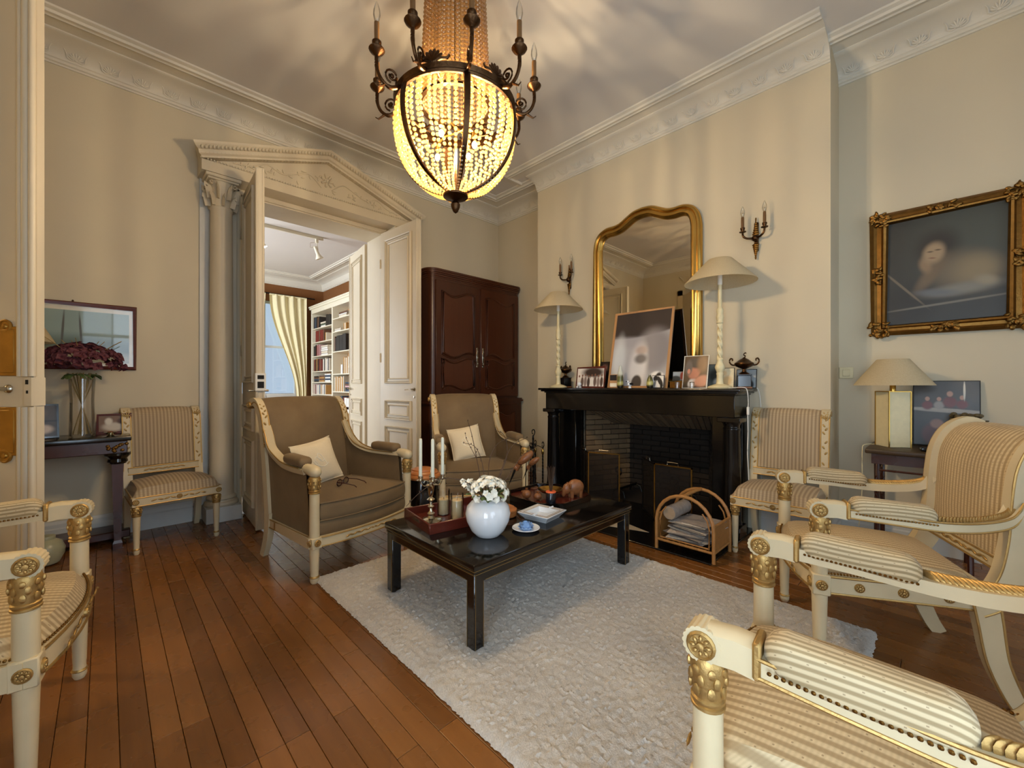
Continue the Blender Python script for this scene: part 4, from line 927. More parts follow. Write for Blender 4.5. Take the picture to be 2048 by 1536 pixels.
# ------------------------------------------------------------------ mirror
mi = thing('mantel_mirror', 'tall gilt mirror with a shaped top above the mantel', 'mirror', (XB-.012, 1.94, 1.116), R(-90))
half = [(.0, 1.705), (.09, 1.695), (.17, 1.66), (.25, 1.625), (.33, 1.612), (.42, 1.612), (.49, 1.585), (.53, 1.53), (.546, 1.45)]
inn = spline([(x, 0, z) for x, z in half], 4)
k_ = .048
outl = [(p[0]*(1-k_/.546), -.02, p[2]-k_) for p in inn]
full = [(-p[0], p[1], p[2]) for p in outl[::-1][:-1]] + outl
path = [(-outl[-1][0], -.02, .05)] + full + [(outl[-1][0], -.02, .05)]
pr = [(-.048, .022), (-.05, -.012), (-.036, -.03), (-.022, -.034), (-.012, -.022), (-.004, -.026), (.008, -.036), (.024, -.034), (.032, -.02), (.042, -.012), (.046, .01), (.046, .022)]
MB().sweep([(a, -b) for a, b in pr], path, (0, -1, 0), closed=True).build('gilt_frame', M['goldb'], mi, ang=50)
gp = [(p[0], p[2]) for p in path]
MB().prism(gp, -.012, -.006, 'y').build('mirror_glass', M['mirror'], mi, smooth=False)
# ------------------------------------------------------------------ sconces
def candle(m_parent, x, y, z, h=.085, wax='bronze'):
    c = MB().lathe([(.011, 0), (.011, h*.7), (.0105, h), (.004, h+.003)], 12, T(x, y, z)).build('candle_tube', M[wax], m_parent)
    b = MB().lathe([(.006, h), (.010, h+.006), (.0155, h+.03), (.0145, h+.05), (.008, h+.072), (.002, h+.086), (.0005, h+.088)], 12, T(x, y, z)).build('candle_bulb', M['bulb'], c)
    MB().tube([(x-.003, y, z+h), (x-.004, y, z+h+.035), (x+.004, y, z+h+.035), (x+.003, y, z+h)], .0012, 4).build('filament', M['nickel'], b)
    return c
M['ctube'] = simple('brown_candle_sleeve', C('#6b4a24'), .6, var=.2, nscale=40)
def sconce(label, y, z):
    o = thing('wall_sconce', label, 'wall lamp', (XB-.002, y, z), R(-90), 'two-arm bronze wall lamps')
    MB().rbox(-.016, .016, -.016, 0, -.10, .13, .006, 1).build('back_plate', M['bronze'], o)
    MB().sph((0, -.035, 0), (.026, .026, .026), 14, 10).build('boss', M['bronze'], o)
    lf = MB()
    for i in range(7): t = i/6; w = .026*(1-t*.75); lf.sph((0, -.026, -.05-.09*t), (w, .008, .012), 8, 5)
    lf.sph((0, -.026, -.15), (.007, .007, .015), 8, 5); lf.build('leaf_drop', M['goldd'], o)
    sp = MB()
    for i in range(7): t = i/6; w = .027*(1-t*.8); sp.sph((0, -.024, .035+.10*t), (w, .008, .011), 8, 5)
    sp.sph((0, -.024, .15), (.006, .006, .014), 8, 5); sp.build('leaf_spike', M['goldd'], o)
    for s in (-1, 1):
        a = MB().tube(spline([(s*.02, -.045, 0), (s*.05, -.075, .0), (s*.072, -.085, .02), (s*.076, -.085, .05)], 5), [.008]*10 + [.007]*5 + [.009], 8).build('arm', M['bronze'], o)
        MB().lathe([(.004, .045), (.024, .052), (.025, .056), (.012, .058), (.012, .066), (.016, .075), (.017, .086), (.013, .088)], 14, T(s*.076, -.085, 0)).build('drip_cup', M['bronze'], a)
        candle(o, s*.076, -.085, .084, .085, 'ctube')
sconce('bronze two-arm wall lamp on the right of the gilt mirror', .985, 2.29)
sconce('bronze two-arm wall lamp on the left of the gilt mirror', 2.815, 2.30)
# ------------------------------------------------------------------ chandelier
CHX, CHY, CHZ = 1.265, 1.70, 2.53
ch = thing('chandelier', 'basket chandelier of amber crystal bead strings with bronze candle arms', 'chandelier', (CHX, CHY, CHZ), R(-45))
RR = .292
MB().lathe([(RR-.012, -.018), (RR+.004, -.022), (RR+.010, -.012), (RR+.004, -.004), (RR+.008, .006), (RR+.012, .016), (RR, .024), (RR-.010, .02), (RR-.014, 0), (RR-.012, -.018)], 60).build('ring', M['bronze'], ch)
bowl = [(RR-.004, -.02), (.297, -.08), (.294, -.15), (.276, -.225), (.240, -.295), (.186, -.355), (.115, -.398), (.045, -.420)]
bsp = [(p[0], p[2]) for p in spline([(r, 0, z) for r, z in bowl], 6)]
def ell(m, c, d, rl, rw, seg=7, rings=5):
    d = Vector(d).normalized(); q = Vector((0, 0, 1)).rotation_difference(d).to_matrix().to_4x4()
    m.sph((0, 0, 0), (rw, rw, rl), seg, rings, Matrix.Translation(c) @ q)
def strand(pts, sp0, sp1, k, w0, w1):
    m = MB(); L = [0]
    for a, b in zip(pts, pts[1:]): L.append(L[-1]+math.hypot(b[0]-a[0], b[1]-a[1]))
    s = sp0/2
    while s < L[-1]:
        i = max(j for j in range(len(L)-1) if L[j] <= s); f = (s-L[i])/(L[i+1]-L[i]); t = s/L[-1]; sp = sp0+(sp1-sp0)*t
        c = (pts[i][0]+(pts[i+1][0]-pts[i][0])*f, 0, pts[i][1]+(pts[i+1][1]-pts[i][1])*f); ell(m, c, (pts[i+1][0]-pts[i][0], 0, pts[i+1][1]-pts[i][1]), sp*k, w0+(w1-w0)*t); s += sp
    return m.mesh('bead_strand', M['bead'])
SA = strand(bsp, .0265, .0150, .41, .0108, .0066); SBp = [(r*.985, z) for r, z in bsp[:int(len(bsp)*.62)]]; SB = strand(SBp, .0265, .020, .41, .0105, .008)
NS = 58
for i in range(NS):
    q = link('bead_strand', SA if i % 2 == 0 else SB, ch, (0, 0, 0), 2*PI*i/NS + random.uniform(-.02, .02)); q.location.z = random.uniform(-.012, 0)
cr = [(.175, .015), (.168, .12), (.158, .28), (.148, .5), (.138, .74), (.12, .86)]
SCm = strand([(p[0], p[2]) for p in spline([(r, 0, z) for r, z in cr], 5)], .022, .022, .43, .0112, .0102)
for i in range(46): link('crown_strand', SCm, ch, (0, 0, random.uniform(-.008, .004)), 2*PI*i/46 + random.uniform(-.02, .02))
MB().lathe([(.165, .008), (.182, .012), (.182, .022), (.165, .026), (.165, .008)], 40).build('inner_ring', M['bronze'], ch)
for k in range(3): MB().tube([(.17, 0, .015), (RR-.005, 0, .01)], .005, 6, M=RZ(k*120+20)).build('spoke', M['bronze'], ch)
MB().lathe([(.10, .85), (.125, .86), (.13, .89), (.10, .91), (.05, .95), (.012, .97), (.012, 1.02)], 30).build('top_crown', M['bronze'], ch)
MB().tube([(0, 0, -.40), (0, 0, .95)], .008, 8).build('stem', M['bronze'], ch)
for k in range(6):
    rb = MB().sweep([(-.004, -.014), (.004, -.011), (.004, .011), (-.004, .014)], [((r+.012), 0, z) for r, z in bsp] + [(.015, 0, -.435)], (0, 1, 0), scale=[1.2-.5*i/len(bsp) for i in range(len(bsp)+1)], M=RZ(k*60+48)).build('rib', M['bronze'], ch)
MB().lathe([(.001, -.52), (.012, -.512), (.022, -.49), (.024, -.475), (.016, -.462), (.012, -.455), (.03, -.448), (.062, -.438), (.064, -.430), (.04, -.425), (.005, -.42)], 24).build('finial', M['bronze'], ch)
for k in range(6):
    m = MB()
    for a in (-60, -35, -12, 12, 35, 60): m.sph((0, 0, 0), (.012, .005, .03), 8, 5, RZ(k*60+18) @ T(RR-.002, 0, .03) @ RZ(90) @ RY(a) @ T(0, 0, .025))
    for s in (-1, 1): m.tube([(.005*s, 0, 0), (s*.04, 0, .012), (s*.07, 0, .008), (s*.08, 0, .02)], .006, 6, M=RZ(k*60+18) @ T(RR-.002, 0, .025) @ RZ(90))
    m.build('crest', M['bronze'], ch)
arm0 = spline([(RR, 0, .0), (RR+.045, 0, -.022), (RR+.085, 0, .0), (RR+.105, 0, .045), (RR+.105, 0, .10)], 6)
for k in range(10):
    Q = RZ(k*36); x = RR+.105
    a = MB().tube(arm0, [.010]*8+[.008]*10+[.009]*(len(arm0)-18), 8, M=Q)
    sp = [(RR+.035+.030*math.cos(t)*(1-t/11), 0, .035+.030*math.sin(t)*(1-t/11)) for t in [-1.4+i*.5 for i in range(17)]]
    a.tube(sp, .0045, 6, M=Q); a.tube([(RR+.07, 0, -.02), (RR+.10, 0, -.04), (RR+.115, 0, -.03)], [.006, .004, .002], 6, M=Q); a.sph((RR+.035, 0, .035), (.011, .008, .011), 8, 6, M=Q)
    ao = a.build('candle_arm', M['bronze'], ch)
    MB().lathe([(.006, .09), (.014, .10), (.030, .112), (.036, .122), (.034, .126), (.014, .128), (.012, .136), (.020, .146), (.021, .158), (.012, .164)], 16, Q @ T(x, 0, 0)).build('drip_cup', M['bronze'], ao)
    c = MB().lathe([(.0115, .16), (.0115, .245), (.004, .248)], 12, Q @ T(x, 0, 0)).build('candle_tube', M['ctube'], ao)
    MB().lathe([(.006, .245), (.010, .25), (.0165, .278), (.015, .30), (.008, .325), (.0005, .345)], 12, Q @ T(x, 0, 0)).build('candle_bulb', M['bulb'], ao)
for k in range(4):
    a = R(k*90+62); x, y = .115*math.cos(a), .115*math.sin(a); z = -.175 - (k % 2)*.03
    b = MB().lathe([(.012, .035), (.013, .06), (.004, .07)], 10, T(x, y, z)).tube([(0, 0, z+.09), (x*.6, y*.6, z+.095), (x, y, z+.065)], .005, 6).build('bulb_holder', M['brass'], ch)
    MB().sph((x, y, z), (.012, .012, .016), 10, 6).build('lit_bulb', M['lit'], b)
# ------------------------------------------------------------------ mantel lamps
def mantel_lamp(label, x, y, sr):
    o = thing('table_lamp', label, 'table lamp', (x, y, 1.116), 0, 'turned cream lamps on the mantel')
    MB().lathe([(.086, 0), (.09, .008), (.082, .018), (.05, .03), (.028, .036), (.024, .05)], 28).build('base', M['lampw'], o)
    st = MB().lathe([(.024, .05), (.022, .10), (.026, .115), (.022, .125), (.032, .15), (.036, .165), (.032, .18), (.022, .20), (.021, .215), (.025, .225), (.02, .235)], 20)
    st.lathe([(.019, .50), (.026, .508), (.021, .52), (.026, .54), (.028, .555), (.02, .575), (.026, .60), (.022, .615), (.015, .625), (.0135, .83), (.016, .835), (.016, .86)], 20).build('column', M['lampw'], o)
    n = 60; vs = []; fs = []; mseg = 18
    for i in range(n+1):
        for j in range(mseg):
            a = 2*PI*j/mseg; r = .0165+.0045*math.cos(3*a+i*.42); vs.append((r*math.cos(a), r*math.sin(a), .23+.275*i/n))
    for i in range(n):
        for j in range(mseg): fs.append((i*mseg+j, i*mseg+(j+1) % mseg, (i+1)*mseg+(j+1) % mseg, (i+1)*mseg+j))
    MB().add(vs, fs).build('twisted_stem', M['lampw'], o)
    z0, z1 = .815, .995
    s_ = MB().lathe([(sr, z0), (sr*.994, z0+.005), (.085, z1)], 40, cap=False).build('lamp_shade', M['shade'], o)
    MB().lathe([(.017, .80), (.017, .88), (.004, .885)], 14).build('socket', M['white'], o)
    return o
mantel_lamp('tall turned cream lamp with a wide shade on the right of the mantel', 3.385, 1.165, .255)
mantel_lamp('tall turned cream lamp with a wide shade on the left of the mantel', 3.385, 2.765, .255)
# ------------------------------------------------------------------ armoire
ar = thing('armoire', 'dark carved two-door wooden armoire in the corner', 'armoire', (3.285, 3.93, 0))
AW = .70
def rc(x0, x1, y0, y1, r, n=6):   # plan outline with rounded front corners
    return [(x1, y1), (x0, y1)] + [(x0+r-r*math.cos(R(a)), y0+r-r*math.sin(R(a))) for a in range(0, 91, 15)] + [(x1-r+r*math.sin(R(a)), y0+r-r*math.cos(R(a))) for a in range(0, 91, 15)]
MB().prism(rc(-AW, AW, .0, .44, .06), .97, 2.38, 'z').build('upper_body', M['armoire'], ar)
lb = MB().prism(rc(-AW-.05, AW+.005, -.06, .44, .05), .06, .935, 'z').build('lower_body', M['armoire'], ar)
MB().prism(rc(-AW-.08, AW+.02, -.09, .44, .06), .935, .955, 'z').prism(rc(-AW-.065, AW+.012, -.075, .44, .06), .955, .975, 'z').build('waist_moulding', M['armoire'], ar)
cn = MB()
for d, z0, z1 in ((.005, 2.36, 2.375), (.015, 2.375, 2.395), (.03, 2.395, 2.41), (.045, 2.41, 2.43), (.055, 2.43, 2.45)): cn.prism(rc(-AW-d, AW+min(d, .03), -d, .44, .06+d), z0, z1, 'z')
cn.build('cornice', M['armoire'], ar)
def wavy(x0, x1, z, amp, n=14, flip=1): return [(x0+(x1-x0)*i/n, z + flip*amp*math.sin(2*PI*(i/n)*1.0)*(1 if i/n < .5 else 1) + .5*amp*math.cos(2*PI*i/n)) for i in range(n+1)]
def mould(m, pts, y, r): m.tube([(x, y, z) for x, z in pts], r, 6); m.tube([(x, y-.002, z) for x, z in [(a+(0)*.0, b) for a, b in pts]], r*.6, 5)
for s in (-1, 1):
    x0, x1 = (-AW+.055, -.012) if s < 0 else (.012, AW-.04)
    d = MB().rbox(x0, x1, -.018, .01, 1.0, 2.33, .004, 1).build('door', M['armoire'], ar)
    a, b = x0+.10, x1-.10; fl_ = -s
    top = wavy(a, b, 2.19, .028, 14, s); mid = wavy(a, b, 1.50, .028, 14, s); mid2 = wavy(a, b, 1.43, .026, 14, s); bot = wavy(a, b, 1.12, .024, 14, -s)
    up = top + mid[::-1]; MB().prism(up, -.026, -.015, 'y').build('upper_panel', M['armoire'], d, smooth=False)
    MB().prism(mid2 + bot[::-1], -.026, -.015, 'y').build('lower_panel', M['armoire'], d, smooth=False)
    m = MB()
    for loop, r in ((up, .011), (mid2 + bot[::-1], .011)): m.tube([(x, -.024, z) for x, z in loop], r, 6, True)
    for loop, r, k in ((up, .006, 1.10), (mid2 + bot[::-1], .006, 1.12)):
        cx = sum(p[0] for p in loop)/len(loop); cz = sum(p[1] for p in loop)/len(loop)
        m.tube([(cx+(x-cx)*k, -.020, cz+(z-cz)*(1+(k-1)*.5)) for x, z in loop], r, 6, True)
    for px, pz in ((a, 1.43), (b, 1.43), (a, 1.14), (b, 1.14)): m.tube([(px+.022*math.cos(t)*(1-t/14), -.026, pz-.03+.026*math.sin(t)*(1-t/14)) for t in [i*.55 for i in range(16)]], .006, 6)
    m.build('carved_moulding', M['armoire'], d)
    ex = x1-.035 if s < 0 else x0+.035
    m = MB().rbox(ex-.012, ex+.012, -.021, -.017, 1.36, 1.60, .002, 1)
    for i in range(7): m.sph((ex+(.008 if i % 2 else -.008), -.021, 1.37+.036*i), (.009, .003, .014), 6, 5)
    m.build('keyhole_plate', M['nickel'], d)
    l0, l1 = (-AW+.0, -.02) if s < 0 else (.02, AW-.05)
    d2 = MB().rbox(l0, l1, -.078, -.05, .12, .90, .004, 1).build('lower_door', M['armoire'], ar)
    lp = wavy(l0+.11, l1-.11, .78, .03, 14, s) + [(l1-.11, .22), (l0+.11, .22)]
    MB().prism(lp, -.086, -.075, 'y').tube([(x, -.083, z) for x, z in lp], .010, 6, True).build('panel', M['armoire'], d2)
for x in (-AW-.01, AW-.05): MB().rbox(x-.035, x+.05, -.05, .02, 0, .065, .01, 2).build('foot', M['armoire'], ar)
# ------------------------------------------------------------------ painting in an ornate frame
pa = thing('portrait_painting', 'dim portrait painting in an ornate gilt frame on the right wall', 'painting', (X1-.003, -.035, 1.49), R(-90))
PWd, PHt, fw = .365, .88, .085
M['paint'] = picture('oil_painting', C('#34332e'), [(.12, .60, .26, .24, 0, '#454840', .7), (-.18, .18, .13, .14, 0, '#211f1b', .6), (-.03, .58, .10, .115, 10, '#2b251e', .5),
    (.10, .40, .15, .12, 14, '#6e614c', .55), (.15, .40, .085, .085, 0, '#857659', .7), (-.06, .40, .035, .12, 32, '#6e5c45', .6), (-.085, .47, .028, .05, -12, '#8a7256', .6), (-.045, .545, .050, .068, 12, '#a08869', .4),
    (-.062, .556, .014, .005, 5, '#5a4836', .8), (-.025, .562, .014, .005, 5, '#5a4836', .8), (-.052, .512, .016, .005, 10, '#7d5a46', .8),
    (.08, .285, .15, .035, -6, '#7c796f', .7), (-.03, .275, .09, .022, 8, '#65676a', .7), (.19, .325, .045, .028, 20, '#8f856f', .7), (-.20, .34, .007, .17, -38, '#6e6250', .5), (.02, .20, .30, .007, -5, '#6f6a5e', .6)], .45, .5, 7)
MB().box(-PWd+fw*.8, PWd-fw*.8, -.022, -.012, fw*.8, PHt-fw*.8).build('canvas', M['paint'], pa, (0, 0, 0), smooth=False)
pa_c = [c for c in pa.children][0]
rp = [(-PWd+fw/2, -.03, fw/2), (PWd-fw/2, -.03, fw/2), (PWd-fw/2, -.03, PHt-fw/2), (-PWd+fw/2, -.03, PHt-fw/2)]
MB().sweep([(-.0425, -.025), (-.0425, .012), (-.034, .026), (-.022, .030), (-.012, .016), (.008, .012), (.022, .020), (.030, .012), (.0425, .0), (.0425, -.02)], rp, (0, -1, 0), closed=True).build('gilt_frame', M['goldd'], pa, ang=30)
rnd = random.Random(5)
def ornament(m, cx, cz, w, h, n):
    for i in range(n): m.sph((0, 0, 0), (rnd.uniform(.008, .014), .010, rnd.uniform(.012, .022)), 7, 5, T(cx+rnd.uniform(-w, w), -.055, cz+rnd.uniform(-h, h)) @ RY(rnd.uniform(0, 180)))
for sx in (-1, 1):
    for zz in (.045, PHt-.045): m = MB(); ornament(m, sx*(PWd-.045), zz, .05, .05, 26); m.build('corner_ornament', M['goldd'], pa)
    m = MB(); ornament(m, sx*(PWd-.04), PHt/2, .025, .055, 18); m.build('side_ornament', M['goldd'], pa)
for zz in (.04, PHt-.04): m = MB(); ornament(m, 0, zz, .07, .022, 20); m.build('side_ornament', M['goldd'], pa)
# ------------------------------------------------------------------ framed print on the left wall
pr_ = thing('framed_print', 'sea print under glass in a dark red frame behind the dried flowers', 'picture', (-.17, Y1-.003, 1.26))
M['print'] = picture('ship_print', C('#8fa39b'), [(0, .12, .5, .12, 0, '#5c6f68', .4), (.05, .09, .30, .05, 3, '#a9a99a', .5), (-.05, .28, .006, .14, 3, '#4c4a40', .4), (.04, .27, .006, .13, -3, '#4c4a40', .4)], .5, .3, 6)
_b = M['print'].node_tree.nodes['Principled BSDF']; _b.inputs['Coat Weight'].default_value = 1; _b.inputs['Coat Roughness'].default_value = .03
M['mat'] = simple('cream_mount', C('#d3ccb8'), .4, coat=1)
MB().box(-.335, .335, -.012, -.004, .012, .474).build('mount', M['mat'], pr_, smooth=False)
MB().box(-.30, .30, -.0135, -.0115, .05, .425).build('print_sheet', M['print'], pr_, smooth=False)
MB().sweep([(-.012, -.012), (-.012, .010), (.004, .014), (.012, .004), (.012, -.012)], [(-.333, -.012, .012), (.333, -.012, .012), (.333, -.012, .474), (-.333, -.012, .474)], (0, -1, 0), closed=True).build('frame', M['redwood'], pr_, ang=30)
MB().lathe([(.001, .486), (.006, .492), (.006, .498), (.001, .503)], 8, T(0, -.008, 0)).build('hanging_hook', M['bronze'], pr_)
# ------------------------------------------------------------------ console table on the left
cs_ = thing('console_table', 'dark wooden console table with gilt mounts at the left wall', 'console table', (-.34, 4.15, 0))
MB().rbox(-.50, .47, -.21, .22, .755, .785, .006, 2).build('table_top', M['marble'], cs_)
MB().rbox(-.48, .45, -.19, .21, .67, .755, .004, 1).build('apron', M['console'], cs_)
for x in (-.43, .40):
    lg = MB().add(*(lambda q: (q.v, q.f))(MB().lathe([(.034, .0), (.036, .04), (.026, .06), (.030, .2), (.042, .56), (.045, .60)], 4, RZ(45)))).build('leg', M['console'], cs_, (x, -.14, .0), ang=20)
    MB().lathe([(.045, .595), (.055, .61), (.05, .63), (.07, .655), (.07, .672)], 20).build('leg_capital', M['lacq'], lg)
    m = MB()
    for i in range(14): m.sph((rnd.uniform(-.05, .05), -.055, .71+rnd.uniform(-.025, .025)), (.012, .006, .010), 6, 5)
    m.build('gilt_mount', M['goldd'], lg)
MB().rbox(-.50, .47, .0, .21, .03, .085, .006, 1).build('bottom_shelf', M['console'], cs_)
# ------------------------------------------------------------------ side table on the right
st = thing('side_table', 'dark carved side table below the portrait painting', 'side table', (3.74, .07, 0))
MB().rbox(-.25, .25, -.27, .25, .705, .735, .008, 2).build('table_top', M['swood'], st)
MB().box(-.22, .22, -.24, .22, .64, .66).box(-.225, -.205, -.24, .22, .66, .705).box(.205, .225, -.24, .22, .66, .705).box(-.22, .22, -.24, -.22, .66, .705).box(-.22, .22, .20, .22, .66, .705).build('apron', M['console'], st, smooth=False)
for x in (-.20, .20):
    for y in (-.21, .195):
        m = MB().tube(spline([(x, y, .64), (x*.95, y, .45), (x, y, .2), (x*1.08, y, .0)], 5), .014, 8)
        lg = m.build('leg', M['console'], st)
        m = MB()
        for s in (-1, 1): m.tube(spline([(x+s*.012, y, .64), (x+s*.035, y, .54), (x+s*.012, y, .45), (x+s*.03, y, .36), (x, y, .30)], 4), .006, 6)
        m.build('carved_bracket', M['console'], lg)
for y in (-.21, .195): MB().tube([(-.2, y, .60), (.2, y, .60)], .007, 6).build('stretcher', M['console'], st)
for x in (-.2, .2): MB().tube([(x, -.21, .60), (x, .195, .60)], .007, 6).build('stretcher', M['console'], st)
# ================================================================== SMALL THINGS
TZ = .396
# ------------------------------------------------------------------ tray with candelabra and candles
tr = thing('serving_tray', 'reddish wooden tray with raised sides on the coffee table', 'tray', (1.405, 1.895, TZ), R(-9))
MB().box(-.23, .23, -.172, .172, 0, .008).build('tray_base', M['redwood'], tr, smooth=False)
for x0, x1, y0, y1 in ((-.23, .23, -.172, -.162), (-.23, .23, .162, .172), (-.23, -.22, -.162, .162), (.22, .23, -.162, .162)): MB().rbox(x0, x1, y0, y1, .004, .052, .003, 1).build('tray_side', M['redwood'], tr)
MB().box(-.2315, -.229, -.045, .045, .024, .040).build('handle_slot', M['nickel'], tr, smooth=False)
def at_tray(x, y): v = RZ(-9) @ Vector((x, y, 0)); return (1.405+v.x, 1.895+v.y, TZ+.009)
cdl = thing('candelabra', 'silver three-arm candelabra standing in the wooden tray', 'candelabra', at_tray(-.145, .00))
MB().lathe([(.058, 0), (.058, .006), (.045, .012), (.02, .018), (.012, .03), (.02, .042), (.009, .055), (.008, .07), (.018, .08), (.008, .09), (.007, .105), (.022, .118), (.008, .13), (.012, .14), (.016, .16), (.02, .19), (.026, .196), (.010, .2), (.008, .235), (.012, .245), (.004, .255), (.001, .29)], 18).build('stem', M['silver'], cdl)
MB().rbox(-.05, .05, -.05, .05, 0, .008, .006, 1, M=RZ(45)).build('base_plate', M['silver'], cdl)
lab_c = ['tall white taper candle at the back left of the silver candelabra', 'tall white taper candle at the front left of the silver candelabra', 'tall white taper candle on the right arm of the silver candelabra']
for k, a in enumerate((175, 245, -35)):
    Q = RZ(a); am = MB().tube(spline([(.01, 0, .20), (.03, 0, .195), (.05, 0, .20), (.062, 0, .225)], 5), .0035, 6, M=Q)
    am.tube([(.03+.012*math.cos(t), 0, .212+.012*math.sin(t)) for t in [i*.6 for i in range(9)]], .0022, 5, M=Q); ao = am.build('arm', M['silver'], cdl)
    MB().lathe([(.003, .222), (.02, .228), (.021, .231), (.009, .233), (.010, .25), (.013, .252), (.012, .238)], 14, Q @ T(.062, 0, 0)).build('drip_cup', M['silver'], ao)
    v = Q @ Vector((.062, 0, 0)); b = at_tray(-.145, 0)
    tc = thing('taper_candle', lab_c[k], 'candle', (b[0]+v.x, b[1]+v.y, b[2]+.238), 0, 'white taper candles')
    MB().lathe([(.0085, 0), (.0092, .01), (.009, .20), (.0075, .212), (.001, .216)], 14).build('wax', M['wax'], tc); MB().tube([(0, 0, .214), (.002, 0, .222), (.006, 0, .224)], .001, 5).build('wick', M['stem'], tc)
for (x, y, h, lab) in ((-.035, .07, .085, 'cream pillar candle in a glass cylinder beside the back edge of the wooden tray'), (-.015, -.055, .105, 'cream pillar candle in a glass cylinder nearest the white flower vase')):
    p = at_tray(x, y); c = thing('pillar_candle', lab, 'candle', p, 0, 'pillar candles in glass')
    MB().lathe([(.031, .004), (.032, .01), (.032, h), (.028, h+.003), (.008, h-.001), (.001, h-.001)], 24).build('wax', M['waxw'], c); MB().tube([(0, 0, h-.002), (.001, 0, h+.012)], .0012, 5).build('wick', M['stem'], c)
    MB().lathe([(.036, 0), (.0365, .14), (.0353, .14), (.0348, .004)], 28).build('glass_cylinder', M['glass'], c)
p = at_tray(-.07, -.10); tag(MB().lathe([(.036, 0), (.038, .005), (.028, .008), (.012, .006), (.001, .006)], 24).build('coaster', M['waxw'], None, p), 'round straw coaster in the wooden tray', 'coaster')
# ------------------------------------------------------------------ white vase with flowers
fvx, fvy = 1.362, 1.562
fv = thing('flower_vase', 'round white porcelain vase of white blossoms and bare twigs on the coffee table', 'vase', (fvx, fvy, TZ))
MB().lathe([(.055, 0), (.06, .003), (.085, .03), (.106, .075), (.112, .11), (.104, .145), (.08, .17), (.06, .18), (.058, .188), (.052, .186), (.055, .178), (.04, .17)], 40).build('vase_body', M['wcer'], fv)
PET = MB().grid(lambda u, v: ((u-.5)*.021*(1-.5*(v-.5)**2*4)*(.6+.8*math.sin(PI*min(1, v+.12))), v*.021, .006*math.sin(PI*v)+.012*(u-.5)**2), 4, 4)
def blossom(np_=5, sc=1.0):
    m = MB()
    for i in range(np_): m.add(PET.v, PET.f, RZ(360/np_*i) @ RX(28) @ Matrix.Scale(sc, 4))
    m.sph((0, 0, .004), (.003, .003, .003), 5, 4); return m
BLW = blossom().mesh('blossom', M['petalw'])
LEAF = MB().grid(lambda u, v: ((u-.5)*.03*math.sin(PI*min(.999, v*.94+.03)), v*.065, .012*math.sin(PI*v)-.03*abs(u-.5)*.4), 4, 8).mesh('leaf', M['green'])
rnd = random.Random(21)
def orient(o, d, spin): o.rotation_mode = 'QUATERNION'; o.rotation_quaternion = Vector((0, 0, 1)).rotation_difference(Vector(d).normalized()) @ Matrix.Rotation(spin, 3, 'Z').to_quaternion()
for i in range(96):
    a = rnd.uniform(0, 2*PI); e = rnd.uniform(-.15, 1.45); d = Vector((math.cos(a)*math.cos(e), math.sin(a)*math.cos(e), math.sin(e))); r = rnd.uniform(.85, 1.05)
    o = link('blossom', BLW, fv, (d.x*.092*r, d.y*.092*r, .208+d.z*.068*r)); orient(o, d, rnd.uniform(0, 6)); o.scale = (rnd.uniform(.8, 1.2),)*3
for i in range(11):
    a = rnd.uniform(0, 2*PI); d = Vector((math.cos(a), math.sin(a), .45)); o = link('leaf', LEAF, fv, (math.cos(a)*.05, math.sin(a)*.05, .185+rnd.uniform(0, .03))); o.rotation_euler = (R(rnd.uniform(-15, 25)), 0, a-PI/2); o.scale = (1, 1.0, 1)
# a second cluster standing a little higher behind on the left
lt = Vector((-.7145, .6997, 0)); base = lt*.105
for i in range(16):
    o = link('blossom', BLW, fv, (base.x+rnd.uniform(-.03, .03), base.y+rnd.uniform(-.03, .03), .235+rnd.uniform(-.02, .04))); orient(o, (rnd.uniform(-1, 1), rnd.uniform(-1, 1), .8), rnd.uniform(0, 6)); o.scale = (.8,)*3
rt_ = -lt; fwd = Vector((.6997, .7145, 0))
def twig(pts, r0=.0026):
    P = [tuple(rt_*a + fwd*b + Vector((0, 0, c))) for a, b, c in pts]; sp = spline(P, 5); t = MB().tube(sp, [r0*(1-.6*i/len(sp)) for i in range(len(sp))], 5)
    for i in range(3, len(sp), 3): q = Vector(sp[i]); t.sph((q.x+rnd.uniform(-.004, .004), q.y+rnd.uniform(-.004, .004), q.z+.003), (.003, .003, .005), 5, 4)
    t.build('twig', M['stem'], fv)
twig([(-.01, .02, .17), (-.03, .06, .33), (-.07, .10, .42), (-.13, .12, .44)]); twig([(-.02, .02, .17), (-.06, .05, .37), (-.09, .07, .50), (-.11, .08, .56)]); twig([(-.06, .05, .37), (-.11, .06, .46), (-.12, .06, .50)], .0018)
twig([(.0, .04, .17), (-.0, .10, .34), (.04, .14, .43), (.10, .14, .46)]); twig([(.01, .03, .17), (.07, .10, .32), (.12, .15, .42), (.20, .18, .46)]); twig([(.01, .03, .17), (.09, .12, .36), (.08, .16, .47), (.03, .2, .5)])
twig([(.02, .02, .17), (.10, .05, .28), (.17, .07, .38), (.24, .07, .42)]); twig([(-.02, .0, .18), (-.10, -.01, .26), (-.22, -.02, .285), (-.33, -.03, .22), (-.40, -.03, .15)], .0032)
